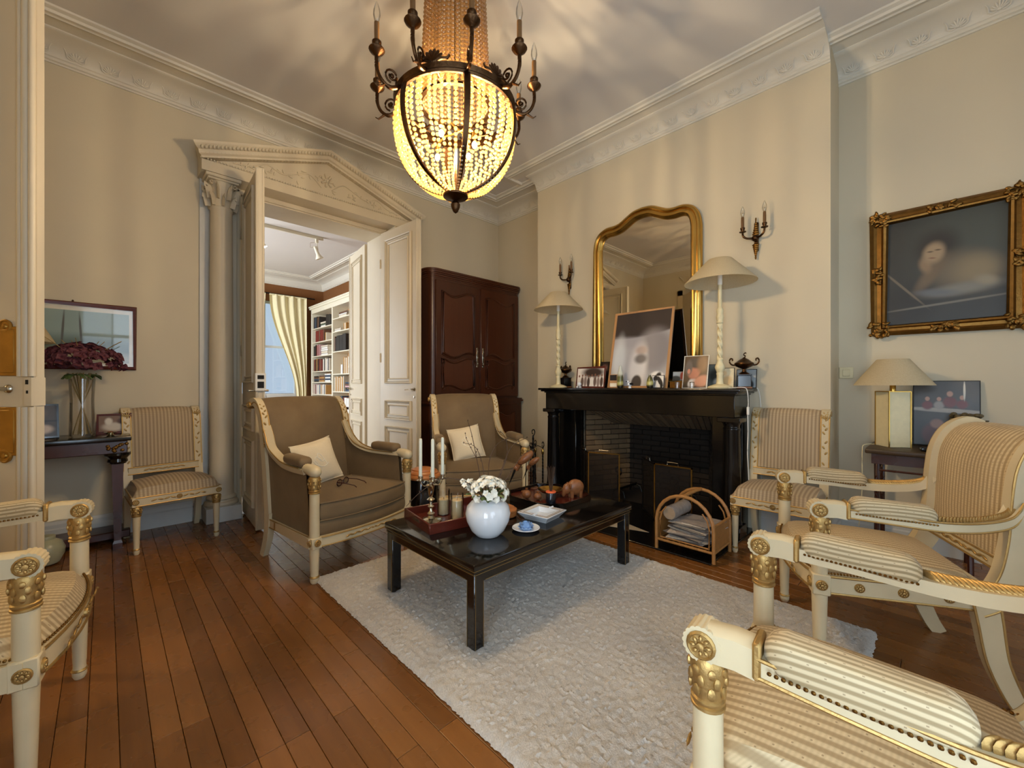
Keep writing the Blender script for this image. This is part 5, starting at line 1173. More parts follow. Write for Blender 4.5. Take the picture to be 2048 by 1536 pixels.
# ------------------------------------------------------------------ saucer, ashtray, box, octagonal tray
sa = thing('saucer', 'small white saucer with gold rim on the coffee table', 'saucer', (1.545, 1.475, TZ))
MB().lathe([(.03, 0), (.045, .004), (.07, .014), (.072, .015), (.07, .017), (.045, .008), (.001, .006)], 36).build('dish', M['wcer'], sa); MB().lathe([(.0655, .0135), (.067, .0155), (.0685, .0150), (.0655, .0135)], 36).build('gold_rim', M['brass'], sa)
bl = thing('porcelain_rose', 'pale blue porcelain rose lying on the white saucer', 'figurine', (1.545, 1.475, TZ+.009))
for lv, (n, r, h, tl) in enumerate(((6, .034, .026, 48), (5, .024, .032, 30), (4, .012, .034, 12))):
    pm = MB().grid(lambda u, v: ((u-.5)*.036*(.5+.5*math.sin(PI*min(1, v*.9+.1))), 0.008*math.cos((u-.5)*2.4), v*h), 5, 5).mesh('petal', M['bpor'])
    for i in range(n): q = link('petal', pm, bl, (0, 0, 0)); a = 2*PI*i/n+lv*.5; q.location = (r*.55*math.sin(a)*-1, r*.55*math.cos(a), .001); q.rotation_euler = (R(-tl), 0, a)
asx, asy = 1.755, 1.55
ash = thing('ashtray', 'square white porcelain ashtray with sloping sides', 'ashtray', (asx, asy, TZ), R(8))
def sq(m, prof):
    vs = []; fs = []
    for r, z in prof: vs += [(-r, -r, z), (r, -r, z), (r, r, z), (-r, r, z)]
    for i in range(len(prof)-1): fs += [(i*4+j, i*4+(j+1) % 4, (i+1)*4+(j+1) % 4, (i+1)*4+j) for j in range(4)]
    fs += [(0, 1, 2, 3), tuple((len(prof)-1)*4+j for j in range(4))]; return m.add(vs, fs)
sq(MB(), [(.07, 0), (.072, .004), (.098, .034), (.100, .038), (.097, .040), (.070, .036), (.066, .040), (.062, .040), (.055, .012)]).build('dish', M['wcer'], ash, smooth=False)
for s in (-1, 1): MB().tube([(s*.068, s*.0-.008, .0405), (s*.1, -.008, .0405)], .006, 8).build('cigarette_rest', M['wcer'], ash)
g = MB()
for q in (.090, .075): g.tube([(-q, -q, .0395), (q, -q, .0395), (q, q, .0395), (-q, q, .0395)], .0008, 4, True)
g.build('gold_line', M['brass'], ash)
rb = thing('round_box', 'round turned wooden box behind the white flower vase', 'box', (1.63, 1.715, TZ))
MB().lathe([(.05, 0), (.06, .006), (.064, .03), (.058, .034)], 30).build('box_base', M['terra'], rb); MB().lathe([(.064, .034), (.064, .042), (.05, .05), (.048, .054), (.03, .062), (.012, .064), (.001, .064)], 30).build('lid', M['terra'], rb)
oc = thing('octagonal_tray', 'black octagonal lacquer tray on the coffee table', 'tray', (2.105, 1.80, TZ), R(0))
o8 = lambda k: [(k*.235*a, k*.235*b) for a, b in ((-1, -.55), (-.6, -1.0), (.6, -1.0), (1, -.55), (1, .55), (.6, 1), (-.6, 1), (-1, .55))]
MB().prism(o8(.97), 0, .008, 'z').build('tray_base', M['redwood'], oc, smooth=False)
q8 = o8(1.0)
for i in range(8):
    a, b = q8[i], q8[(i+1) % 8]; dx, dy = b[0]-a[0], b[1]-a[1]; L = math.hypot(dx, dy)
    MB().box(0, L, 0, .010, 0, .032).build('tray_side', M['lacq'], oc, (a[0], a[1], 0), math.atan2(dy, dx), smooth=False)
OT = TZ+.009
df = thing('reed_diffuser', 'speckled black reed diffuser with an orange top', 'diffuser', (1.955, 1.655, OT))
MB().lathe([(.030, 0), (.031, .004), (.031, .078), (.028, .082)], 28).build('jar', M['dkglass'], df); MB().lathe([(.031, .079), (.032, .083), (.029, .087), (.006, .088), (.001, .086)], 28).build('orange_cap', M['orange'], df)
for i in range(9): a = i*.7; MB().tube([(.004*math.cos(a), .004*math.sin(a), .07), (.026*math.cos(a), .026*math.sin(a), .235)], .0016, 5).build('reed', M['stem'], df)
bo = thing('brass_bowl', 'hammered brass bowl in the black octagonal tray', 'bowl', (2.11, 1.79, OT))
MB().lathe([(.03, 0), (.032, .006), (.02, .014), (.03, .02), (.062, .03), (.082, .046), (.085, .05), (.08, .049), (.06, .036), (.001, .026)], 36).build('bowl_body', M['brass'], bo)
for k, (x, y, r, h, lab) in enumerate(((1.955, 1.86, .030, .058, 'brown dried seed pod, the rounder one beside the brass bowl'), (1.985, 1.79, .026, .045, 'brown dried seed pod, the smaller one beside the brass bowl'))):
    sd = thing('seed_pod', lab, 'seed pod', (x, y, OT), 0, 'seed pods in the octagonal tray')
    MB().sph((0, 0, h*.5), (r, r, h*.5), 12, 8).build('pod', M['walnut'], sd); MB().lathe([(.003, h*.95), (.008, h+.006), (.009, h+.01), (.001, h+.008)], 8).build('crown', M['walnut'], sd)
an = thing('animal_carving', 'carved wooden long-nosed animal in the octagonal tray', 'carving', (2.215, 1.665, OT), R(150))
MB().sph((0, 0, .065), (.06, .036, .052), 16, 12).sph((.058, 0, .058), (.030, .024, .036), 12, 10).lathe([(.004, 0), (.012, .008), (.018, .05)], 10, T(.085, 0, .008) @ RY(-12)).build('body', M['walnut'], an)
for x in (-.03, .03):
    for y in (-.018, .018): MB().lathe([(.012, 0), (.013, .03), (.017, .045)], 10, T(x, y, 0)).build('leg', M['walnut'], an)
for s in (-1, 1): MB().sph((.045, s*.026, .078), (.006, .014, .018), 8, 6).build('ear', M['walnut'], an)
def heron(label, x, y, rz, h, sc):
    o = thing('wooden_bird', label, 'carving', (x, y, OT), rz, 'carved wading birds')
    MB().sph((0, 0, 0), (.036*sc, .022*sc, .020*sc), 14, 10, T(0, 0, h) @ RY(-38) @ Matrix.Scale(1.25, 4, (1, 0, 0))).build('body', M['walnut'], o)
    nb = MB().lathe([(.014*sc, 0), (.010*sc, .02*sc), (.009*sc, .03*sc)], 10, T(-.032*sc, 0, h-.03*sc) @ RY(200)); nb.sph((-.044*sc, 0, h-.045*sc), (.014*sc, .011*sc, .012*sc), 10, 8); nb.build('head', M['walnut'], o)
    MB().lathe([(.006*sc, 0), (.0045*sc, .03*sc), (.0008, .085*sc)], 8, T(-.048*sc, 0, h-.052*sc) @ RY(202)).build('beak', M['iron'], o)
    for s in (-1, 1): MB().tube([(.006, s*.008, h-.012), (.002, s*.008, h*.5), (0, s*.010, .004)], .0022, 6).build('leg', M['iron'], o)
    MB().lathe([(.032, 0), (.03, .006), (.001, .007)], 16).build('stand', M['walnut'], o)
heron('carved wooden wading bird with a long dark beak pointing left', 2.075, 1.985, R(-40), .235, 1.5)
heron('carved wooden wading bird standing behind the other one', 2.20, 2.02, R(-65), .19, 1.05)
# ------------------------------------------------------------------ cushions and glasses on the tub armchairs
def cushion(label, loc, rz, tilt, roll, s=.15):
    o = thing('cushion', label, 'cushion', loc, rz, 'cream linen cushions')
    Q = T(0, 0, s*.93) @ RX(tilt) @ RY(roll)
    def f(sg):
        def fn(u, v):
            a, b = u*2-1, v*2-1; k = 1-.07*(1-b*b)*abs(a)**3; k2 = 1-.07*(1-a*a)*abs(b)**3; t = max(0, (1-a*a)*(1-b*b))**.55
            return (a*s*k, sg*.055*t, b*s*k2)
        return fn
    MB().grid(f(1), 18, 18, M=Q).grid(f(-1), 18, 18, M=Q).build('cover', M['pillow'], o)
    e = [(f(1)(u, v)) for u, v in [(i/18, 0) for i in range(18)] + [(1, i/18) for i in range(18)] + [(1-i/18, 1) for i in range(18)] + [(0, 1-i/18) for i in range(18)]]
    MB().tube([(x, 0, z) for x, _, z in e], .004, 6, True, M=Q).build('piping', M['pillow'], o)
    m = MB()
    for pts in ([(-.03, 0, -.04), (-.01, 0, .03), (.01, 0, .05), (.02, 0, .02), (0, 0, -.01), (-.02, 0, .0)], [(-.045, 0, -.03), (0, 0, -.045), (.045, 0, -.02), (.055, 0, .005)], [(.0, 0, .0), (.03, 0, .03), (.045, 0, .01), (.03, 0, -.03)]):
        m.tube([(x, f(1)(x/s/2+.5, z/s/2+.5)[1]+.001, z) for x, _, z in spline(pts, 5)], .0028, 5, M=Q)
    m.build('embroidery', M['embr'], o)
def chair_pt(o, th, x, y): c, s = math.cos(R(th)), math.sin(R(th)); return (o[0]+c*x-s*y, o[1]+s*x+c*y)
p = chair_pt((1.2075, 2.59), 193, .085, -.40); cushion('square cream cushion with embroidered monogram on the armchair nearest the doorway', (p[0], p[1], .478), R(193), 20, 9, .15)
p = chair_pt((2.235, 2.60), 155.8, .06, -.40); cushion('square cream cushion with faint embroidery on the armchair by the armoire', (p[0], p[1], .478), R(155.8), 20, 9, .15)
p = chair_pt((1.2075, 2.59), 193, .06, -.155)
gl = thing('eyeglasses', 'dark red eyeglasses folded on the velvet seat cushion', 'eyeglasses', (p[0], p[1], .487), R(215))
for s in (-1, 1):
    MB().tube([(s*.036+.028*math.cos(t), 0, .022+.02*math.sin(t)) for t in [2*PI*i/18 for i in range(18)]], .0032, 6, True).build('rim', M['leather'], gl)
    MB().lathe([(.001, -.001), (.027, 0), (.001, .001)], 16, T(s*.036, 0, .022) @ RX(90)).build('lens', M['glass'], gl)
    MB().tube([(s*.064, 0, .03), (s*.066, .06, .028), (s*.06, .12, .016), (s*.058, .135, .004)], .003, 6).build('temple', M['leather'], gl)
MB().tube([(-.01, 0, .028), (0, 0, .032), (.01, 0, .028)], .003, 6).build('bridge', M['leather'], gl)
# ------------------------------------------------------------------ drum table between the tub armchairs
dr = thing('drum_stool', 'black drum stool with a ringed wooden lid between the two tub armchairs', 'stool', (1.775, 2.81, 0))
MB().lathe([(.11, 0), (.125, .01), (.132, .12), (.132, .30), (.122, .40), (.118, .42)], 32).build('drum_body', M['lacq'], dr)
MB().lathe([(.122, .42), (.135, .425), (.14, .44), (.132, .455), (.118, .458), (.12, .466), (.11, .478), (.085, .481), (.083, .49), (.06, .498), (.03, .499), (.001, .499)], 36).build('lid', M['terra'], dr)
# ------------------------------------------------------------------ rattan rack with newspapers
rk = thing('magazine_rack', 'rattan magazine rack with arched ends on the hearth', 'magazine rack', (2.885, 1.17, .013))
ra = M['rattan']
for x in (-.145, .145):
    hp = [(x, -.19, 0), (x, -.19, .2)] + [(x, -.19*math.cos(R(a)), .2+.19*math.sin(R(a))) for a in range(15, 180, 15)] + [(x, .19, .2), (x, .19, 0)]
    MB().tube(hp, .0115, 8, up=(1, .01, .02)).build('hoop', ra, rk)
    MB().tube([(x, -.19, .065), (x, .19, .065)], .009, 8).build('rail', ra, rk)
    ip = [(x, -.16, .08), (x, -.165, .2), (x, -.15, .26), (x, -.12, .30)]
    for s in (-1, 1): MB().tube([(a, b*s, c) for a, b, c in ip], .005, 6).build('inner_cane', ra, rk)
    MB().tube([(x, -.16, .085), (x, .16, .085)], .005, 6).build('inner_cane', ra, rk)
for s in (-1, 1):
    for z in (.065, .23): MB().tube([(-.145, s*.19, z), (.145, s*.19, z)], .009, 8).build('side_rail', ra, rk)
    MB().box(-.14, .14, s*.186-.002, s*.186+.002, .07, .225).build('woven_side', ra, rk)
MB().tube([(-.145, 0, .39), (-.05, 0, .396), (.05, 0, .396), (.145, 0, .39)], .0125, 8).build('handle', ra, rk)
for i in range(9): MB().tube([(-.14, -.17+.34*i/8, .062), (.14, -.17+.34*i/8, .062)], .004, 6).build('bottom_cane', ra, rk)
rnd = random.Random(4); zc = .013+.072; pcs = ['#cfc6bc', '#aa9f97', '#ddd5ca', '#968c86', '#d8cdbf']
ORD = ('first second third fourth fifth sixth seventh eighth ninth tenth eleventh twelfth thirteenth fourteenth fifteenth sixteenth seventeenth eighteenth').split()
for i in range(14):
    th = rnd.uniform(.007, .014); w, d = rnd.uniform(.10, .135), rnd.uniform(.11, .14); yo = rnd.uniform(-.014, .014) - (.03 if i > 8 else 0)
    if i % 5 == 0 or i < 5:
        m_ = M.setdefault('pp%d' % (i % 5), simple('printed_paper_%d' % (i % 5), C(pcs[i % 5]), .8, var=.35, nscale=55))
    m_ = M['pp%d' % (i % 5)]
    o = thing('newspaper', None, 'newspaper', (2.885, 1.17+yo, zc), R(rnd.uniform(-13, 13)), 'folded newspapers in the rattan rack')
    o.rotation_euler[0] = R(rnd.uniform(-4, 4)); o.rotation_euler[1] = R(rnd.uniform(-3, 3))
    o['label'] = 'folded newspaper, %s from the top of the pile in the rattan rack' % ORD[13-i]
    def sheet(u, v, th=th, w=w, d=d):
        t = v*2*PI; return ((-w+2*w*u), d*math.copysign(abs(math.cos(t))**.25, math.cos(t)), th/2+th/2*math.sin(t) + .004*math.sin(u*5+t*.2))
    MB().grid(sheet, 6, 20).build('folded_sheets', m_, o)
    zc += th*.95
lg = thing('birch_log', 'grey birch log lying in the rattan magazine rack', 'log', (2.885, 1.275, zc+.045))
M['bark'] = simple('grey_bark', C('#8a8078'), .8, var=.5, nscale=22, bstr=.5, bscale=40); M['logend'] = simple('cut_log_end', C('#a08a70'), .8, var=.3, nscale=30)
MB().lathe([(.001, -.13), (.044, -.13), (.047, -.12), (.045, 0), (.047, .12), (.044, .13), (.001, .13)], 18, RY(90)).build('bark', M['bark'], lg); MB().lathe([(.001, -.1315), (.040, -.131)], 18, RY(90)).build('cut_end', M['logend'], lg)
# ------------------------------------------------------------------ things on the mantel
MZ = 1.1165
def framed(name, label, cat, x, y, z, w, h, lean, rz, mat, fmat, fw_=.012, group=None, th=.014):
    o = thing(name, label, cat, (x, y, z), rz, group); o.rotation_euler = (R(-lean), 0, rz); o.rotation_mode = 'XYZ'
    MB().box(-w/2+fw_*.6, w/2-fw_*.6, -.003, .002, fw_*.6, h-fw_*.6).build('picture_sheet', mat, o, (0, 0, 0), smooth=False)
    if fmat: MB().sweep([(-fw_/2, -th/2), (-fw_/2, th/2), (fw_/2, th/2), (fw_/2, -th/2)], [(-w/2+fw_/2, 0, fw_/2), (w/2-fw_/2, 0, fw_/2), (w/2-fw_/2, 0, h-fw_/2), (-w/2+fw_/2, 0, h-fw_/2)], (0, -1, 0), closed=True).build('frame', fmat, o, smooth=False)
    MB().box(-w/2+.002, w/2-.002, .002, .005, .002, h-.002).build('backing', M['photo_dark'], o, smooth=False)
    return o
P = R(-90)
grp = [(.03, .15, .12, .05, 0, '#3b2a22', .4)]
for i in range(8): x = -.13+.037*i; grp += [(x, .055+.004*(i % 3), .017, .05, 0, ('#e7dfd6', '#6a544a', '#8d7a72', '#4c3a32')[i % 4], .25), (x, .115+.006*(i % 3), .0085, .012, 0, '#7b5340', .3)]
framed('framed_photo', 'framed photograph of a group standing in a row, on the left of the mantel', 'photo frame', 3.335, 2.335, MZ, .33, .205, 8, P, picture('group_photo', C('#f0e6dc'), grp, .3, .1), M['redwood'], .013)
big = [(0, .78, .75, .30, -7, '#3c3330', .04), (0, .42, .5, .05, 4, '#a9a5a8', .6), (.14, .34, .17, .20, 0, '#8d888a', .35), (.0, .17, .085, .25, 2, '#d8d4d2', .4), (.02, .35, .055, .04, 0, '#b9a79c', .5), (.02, .27, .06, .045, 0, '#7d7672', .45), (0, .05, .05, .07, 0, '#4b423c', .2), (-.20, .25, .06, .22, 0, '#c9cdd0', .5), (.19, .09, .07, .06, 0, '#eeebe6', .2), (.20, .10, .025, .045, 25, '#2b2624', .3)]
framed('framed_poster', 'large pale photograph in a thin wooden frame leaning on the mirror', 'picture', 3.405, 1.888, MZ, .585, .735, 12, P, picture('large_photo', C('#b4b2b4'), big, .35, .15), M['lightwood'], .020)
por = [(0, .0, .11, .07, 0, '#3c2f22', .2), (-.02, .045, .03, .04, 30, '#d8d4d0', .3), (.055, .06, .065, .045, -18, '#c98d72', .3), (-.01, .15, .052, .075, 8, '#c07f66', .18), (.0, .205, .07, .04, 8, '#4b4440', .3), (-.055, .17, .028, .06, 0, '#6a625e', .35), (-.052, .14, .012, .02, 0, '#cf9078', .3), (.05, .2, .04, .07, 0, '#8a6a4c', .5)]
framed('framed_photo', 'white-edged close-up photograph of a face, next to the right mantel lamp', 'photo frame', 3.345, 1.345, MZ, .195, .27, 12, P, picture('close_up_photo', C('#5a4632'), por, .3, .15), M['white'], .008, th=.006)
framed('framed_photo', 'small dark photograph frame in front of the gilt mirror edge', 'photo frame', 3.46, 2.26, MZ, .10, .26, 8, P, picture('small_dark_photo', C('#2a1c18'), [(.0, .2, .03, .03, 0, '#6d4a40', .5)], .3), M['lacq'], .012)
framed('photo_print', 'small colour print between the poster and the face photograph', 'photo', 3.42, 1.50, MZ+.06, .12, .085, 8, P, picture('small_print', C('#9fa9b4'), [(-.03, .02, .05, .025, 0, '#2b3138', .3), (.03, .045, .022, .035, 0, '#8b3528', .25)], .3), None)
tag(MB().rbox(-.035, .035, -.07, .07, 0, .058, .004, 1).build('gilt_box', M['goldd'], None, (3.43, 1.50, MZ)), 'small antique gilt box under the colour print', 'box')
framed('photo_print', 'grey photograph standing behind the right mantel lamp', 'photo', 3.47, 1.235, MZ, .12, .20, 10, P, picture('grey_photo', C('#7d8078'), [(0, .1, .05, .06, 0, '#3b3c38', .5), (.02, .05, .03, .03, 0, '#b9bab4', .5)], .4), None)
framed('greeting_card', 'pale lace-patterned card between the right lamp and the urn', 'card', 3.44, 1.135, MZ, .11, .165, 8, R(-84), picture('lace_card', C('#e9d9b4'), [(0, .06, .035, .04, 20, '#c9a878', .4), (-.02, .12, .02, .02, 0, '#d9b98a', .4)], .6, .5, 60), None)
framed('photo_print', 'snowy landscape photograph at the right end of the mantel', 'photo', 3.60, 1.045, MZ, .15, .155, 6, P, picture('snow_photo', C('#a9b0b2'), [(.0, .045, .04, .035, 0, '#23262a', .3), (.035, .03, .02, .03, 0, '#3a3d3f', .4), (-.03, .08, .02, .05, 0, '#33383a', .4)], .4), None)
framed('photo_print', 'black and white patterned photograph in front of the poster', 'photo', 3.36, 1.66, MZ, .115, .115, 8, P, picture('pattern_photo', C('#ece8e0'), [(-.02, .085, .02, .025, 0, '#1d1a18', .2), (.02, .06, .018, .05, -30, '#2a2624', .25), (-.03, .03, .012, .04, 20, '#8a8680', .3), (.035, .02, .012, .02, 0, '#1d1a18', .3)], .4), None)
wc = thing('photo_block', 'small wooden block with a dark photograph and pale label on the mantel', 'photo frame', (3.35, 2.07, MZ), P)
MB().rbox(-.04, .04, -.02, .02, 0, .125, .004, 1).build('block', M['lightwood'], wc); MB().box(-.034, .034, -.0225, -.019, .07, .12).build('dark_photo', M['photo_dark'], wc); MB().box(-.034, .034, -.0225, -.019, .012, .045).build('label_card', M['embr'], wc)
M['gvase'] = picture('mottled_green_glaze', C('#7c7838'), [(0, .16, .05, .05, 0, '#cfd0c0', .4), (.01, .09, .03, .03, 20, '#4a4420', .4), (-.01, .04, .03, .02, 0, '#b8b06a', .4), (0, .01, .04, .02, 0, '#241f14', .4)], .2, .5, 30)
for x, y, h, r, lab in ((3.305, 1.985, .20, .028, 'tall slender green mottled vase on the mantel'), (3.305, 1.70, .115, .028, 'short green and black mottled vase on the mantel')):
    v = thing('glazed_vase', lab, 'vase', (x, y, MZ), 0, 'mottled green vases'); MB().lathe([(r*.8, 0), (r, .02), (r, h*.45), (r*.75, h*.7), (r*.35, h*.93), (r*.4, h), (r*.3, h-.004)], 20).build('vase_body', M['gvase'], v); MB().lathe([(r*.82, 0), (r*.95, .004), (r*.8, .008)], 20).build('foot_ring', M['iron'], v)
pg = thing('bird_figurine', 'small black and white porcelain bird figurine on the mantel', 'figurine', (3.285, 1.878, MZ), R(160))
MB().sph((0, 0, .034), (.026, .016, .018), 12, 8, RY(0)).sph((.022, 0, .056), (.012, .011, .012), 10, 8).lathe([(.014, 0), (.012, .012), (.006, .02)], 12).build('body', M['wcer'], pg); MB().lathe([(.005, 0), (.0008, .016)], 8, T(.031, 0, .057) @ RY(95)).build('beak', M['iron'], pg)
for s in (-1, 1): MB().sph((-.006, s*.014, .038), (.024, .005, .010), 10, 6).build('wing', M['iron'], pg)
gb = thing('ball_on_stand', 'white ball on a small white stand at the left of the mantel', 'ornament', (3.275, 2.415, MZ)); MB().sph((0, 0, .037), .021, 16, 12).build('ball', M['wcer'], gb)
for k in range(3): MB().sph((.018*math.cos(k*2.1), .018*math.sin(k*2.1), .008), (.017, .010, .009), 8, 6).build('stand_petal', M['wcer'], gb)
for y, lab in ((1.452, 'small clear glass tumbler left of the face photograph'), (1.335, 'small clear glass tumbler in front of the face photograph')):
    g_ = thing('glass_tumbler', lab, 'glass', (3.278, y, MZ), 0, 'small glass tumblers'); MB().lathe([(.017, 0), (.018, .05), (.0165, .05), (.0155, .006), (.001, .006)], 20).build('tumbler', M['glass'], g_); MB().lathe([(.0175, .046), (.0185, .05), (.0175, .052), (.0175, .046)], 20).build('silver_rim', M['nickel'], g_)
def urn(label, x, y, rz):
    o = thing('bronze_urn', label, 'urn', (x, y, MZ), rz, 'bronze urns on marble blocks')
    MB().rbox(-.052, .052, -.052, .052, 0, .014, .004, 1).build('plinth', M['walnut'], o); MB().rbox(-.045, .045, -.045, .045, .014, .10, .003, 1).rbox(-.05, .05, -.05, .05, .10, .108, .002, 1).build('marble_block', M['marble'], o)
    MB().lathe([(.04, .108), (.036, .116), (.016, .13), (.012, .15), (.03, .158), (.058, .172), (.068, .188), (.066, .198), (.055, .204), (.045, .212), (.028, .226), (.012, .234), (.008, .24)], 26).build('body', M['bronze'], o)
    for s in (-1, 1): MB().tube(spline([(s*.055, 0, .18), (s*.085, 0, .185), (s*.10, 0, .21), (s*.092, 0, .232), (s*.078, 0, .226), (s*.082, 0, .214)], 5), .0055, 8).build('handle', M['bronze'], o)
    MB().tube(spline([(0, 0, .236), (.008, 0, .25), (-.004, 0, .262), (.008, 0, .275), (.014, 0, .27)], 4), .0045, 6).build('finial', M['bronze'], o)
urn('dark bronze urn with looped handles at the right end of the mantel', 3.52, 1.035, R(-70)); urn('dark bronze urn with looped handles at the left end of the mantel', 3.54, 2.79, R(-110))
cb = thing('lamp_cord', 'white lamp cord with an inline switch hanging off the right end of the mantel', 'cord', (3.33, .955, 0))
MB().tube(spline([(.03, .16, MZ+.004), (.0, .10, MZ+.006), (-.01, .03, MZ+.01), (.0, .005, MZ-.01), (.005, -.002, 1.02), (.0, 0, .95), (.005, 0, .8), (-.006, .0, .66), (.008, 0, .56), (.03, .002, .45)], 6), .0032, 6).build('cable', M['white'], cb); MB().rbox(-.008, .012, -.009, .006, .925, .985, .004, 2).build('inline_switch', M['white'], cb)
tag(MB().tube(spline([(3.60, 1.06, MZ+.004), (3.625, 1.0, MZ+.006), (3.635, .97, MZ-.005), (3.640, .955, 1.02), (3.645, .95, .85), (3.645, .95, .3)], 6), .003, 6).build('lamp_cord', M['white']), 'second white lamp cord running down the wall behind the mantel end', 'cord')
sw = thing('light_switch', 'cream light switch on the wall beside the chimney breast', 'light switch', (X1-.002, .475, 1.236), R(-90)); MB().rbox(-.042, .042, -.009, 0, -.042, .042, .003, 1).build('switch_plate', M['lampw'], sw); MB().rbox(-.022, .022, -.014, -.008, -.026, .026, .003, 1).build('rocker', M['lampw'], sw)
# ------------------------------------------------------------------ things on the right side table
tl = thing('table_lamp', 'square cream lamp with brass edges on the right side table', 'table lamp', (3.735, .20, .736), R(45-8))
MB().rbox(-.062, .062, -.062, .062, 0, .365, .002, 1).build('lamp_body', M['lampw'], tl); m = MB()
for sx in (-1, 1):
    for sy in (-1, 1): m.box(sx*.0625-.003, sx*.0625+.003, sy*.0625-.003, sy*.0625+.003, 0, .366)
for s in (-1, 1): m.box(-.064, .064, s*.0625-.0025, s*.0625+.0025, .361, .367); m.box(s*.0625-.0025, s*.0625+.0025, -.064, .064, .361, .367)
m.build('brass_edge', M['brass'], tl, smooth=False); MB().lathe([(.016, .365), (.016, .41), (.01, .42), (.01, .46)], 14).build('neck', M['brass'], tl)
MB().lathe([(.205, .405), (.203, .409), (.082, .578)], 40, cap=False).build('lamp_shade', M['shade'], tl)
kid = [(0, .32, .2, .16, 0, '#3a332c', .5), (.09, .36, .07, .10, 0, '#4b4640', .5), (.0, .24, .2, .014, 3, '#a79c90', .3)]
for x, z, s in ((-.085, .30, .8), (-.03, .30, .75), (.02, .33, 1.0), (.075, .31, .8)): kid += [(x, z-.035*s, .032*s, .035*s, 0, '#6e2824' if s != .75 else '#9a8f86', .3), (x, z+.02*s, .014*s, .018*s, 0, '#b98a72', .3)]
kid += [(-.05, .08, .06, .07, 0, '#5a2420', .3), (-.04, .15, .03, .03, 0, '#9a6f5c', .3), (.085, .37, .005, .06, 0, '#d8d0c0', .3)]
framed('photo_print', 'large dark family photograph standing behind the square lamp', 'photo', 3.945, -.045, .736, .315, .44, 6, P, picture('family_photo', C('#2c2624'), kid, .35, .2), None)
ck = thing('stone_ornament', 'square greenish stone ornament with a carved top on the right side table', 'ornament', (3.83, -.115, .736), P)
MB().rbox(-.055, .055, -.04, .04, .0, .20, .006, 1).build('block', M['stone'], ck); m = MB(); rnd = random.Random(8)
for i in range(16): m.sph((rnd.uniform(-.05, .075), rnd.uniform(-.03, .03), .205+rnd.uniform(0, .02)), (.016, .014, .012), 7, 5)
m.build('carved_top', M['stone'], ck); MB().lathe([(.022, .06), (.028, .12), (.02, .17), (.028, .19)], 12, T(.085, 0, 0)).build('side_column', M['stone'], ck)
tag(MB().rbox(-.025, .025, -.07, .07, 0, .022, .006, 2).build('remote_control', M['lacq'], None, (3.60, .0, .737), R(12)), 'small black remote control lying on the right side table', 'remote')
tag(MB().tube(spline([(3.70, .29, .745), (3.60, .335, .745), (3.55, .338, .70), (3.55, .338, .5), (3.56, .345, .35), (3.6, .36, .2)], 5), .0028, 6).build('lamp_cord', M['lampw']), 'thin lamp cord hanging over the corner of the right side table', 'cord')
# ------------------------------------------------------------------ things on the console at the left
dv = thing('dried_flower_vase', 'clear glass vase of dried dark red hydrangeas on the console', 'vase', (-.115, 4.10, .786))
MB().lathe([(.062, 0), (.065, .006), (.060, .25), (.066, .40), (.064, .40), (.057, .25), (.060, .014), (.001, .012)], 30).build('glass_body', M['glass'], dv)
M['dstem'] = simple('dry_stem', C('#8a7444'), .6, var=.3); rnd = random.Random(13)
for i in range(14):
    a = rnd.uniform(0, 2*PI); b = a+rnd.uniform(1.5, 4); MB().tube([(.045*math.cos(a), .045*math.sin(a), .02), (.0, .0, .22), (.07*math.cos(b), .07*math.sin(b), .44)], .0035, 5).build('stem', M['dstem'], dv)
BLR = blossom(4, 1.25).mesh('petal_cluster', M['petalr'])
for i in range(210):
    a = rnd.uniform(0, 2*PI); e = rnd.uniform(-.35, 1.5); d = Vector((math.cos(a)*math.cos(e), math.sin(a)*math.cos(e), math.sin(e))); k = rnd.uniform(.8, 1.03)*(1+.08*math.sin(3*a))
    o = link('petal_cluster', BLR, dv, (d.x*.215*k, d.y*.15*k, .515+d.z*.105*k)); orient(o, d + Vector((rnd.uniform(-.5, .5), rnd.uniform(-.5, .5), rnd.uniform(-.3, .5))), rnd.uniform(0, 6)); o.scale = (rnd.uniform(.9, 1.45),)*3
for i in range(9):
    a = rnd.uniform(0, 2*PI); o = link('leaf', LEAF, dv, (.06*math.cos(a), .05*math.sin(a), .43)); o.rotation_euler = (R(-20), 0, a); o.scale = (1.3, 1.3, 1.3)
for i in range(8):
    a = rnd.uniform(0, 2*PI); MB().tube([(.05*math.cos(a), .04*math.sin(a), .55), (.16*math.cos(a), .1*math.sin(a), .64), (.2*math.cos(a), .12*math.sin(a), .67)], .0022, 5).build('dry_sprig', M['dstem'], dv)
framed('framed_photo', 'photograph in a red wooden frame right of the glass vase', 'photo frame', .045, 4.245, .786, .19, .145, 8, R(-6), picture('console_photo', C('#8a6a52'), [(.0, .05, .06, .03, 0, '#d8c9b4', .4), (-.03, .09, .02, .025, 0, '#e8dcc8', .4), (.04, .09, .025, .02, 0, '#5a3c2c', .4)], .3), M['redwood'], .014)
framed('framed_photo', 'dark double photo frame left of the glass vase', 'photo frame', -.335, 4.17, .786, .22, .23, 10, R(8), picture('console_dark_photo', C('#3c2f28'), [(.03, .06, .05, .03, 0, '#c9b6a4', .4), (-.02, .17, .06, .04, 0, '#6b5648', .5), (0, .115, .12, .008, 0, '#15100d', .2)], .3), M['lacq'], .010)
sd_ = thing('silver_dish', 'small silver dish on the corner of the console', 'dish', (.025, 4.06, .786)); MB().lathe([(.02, 0), (.022, .004), (.012, .01), (.02, .016), (.034, .024), (.035, .027), (.001, .018)], 22).build('bowl', M['silver'], sd_); MB().sph((0, 0, .024), (.016, .016, .010), 10, 6).build('contents', M['walnut'], sd_)
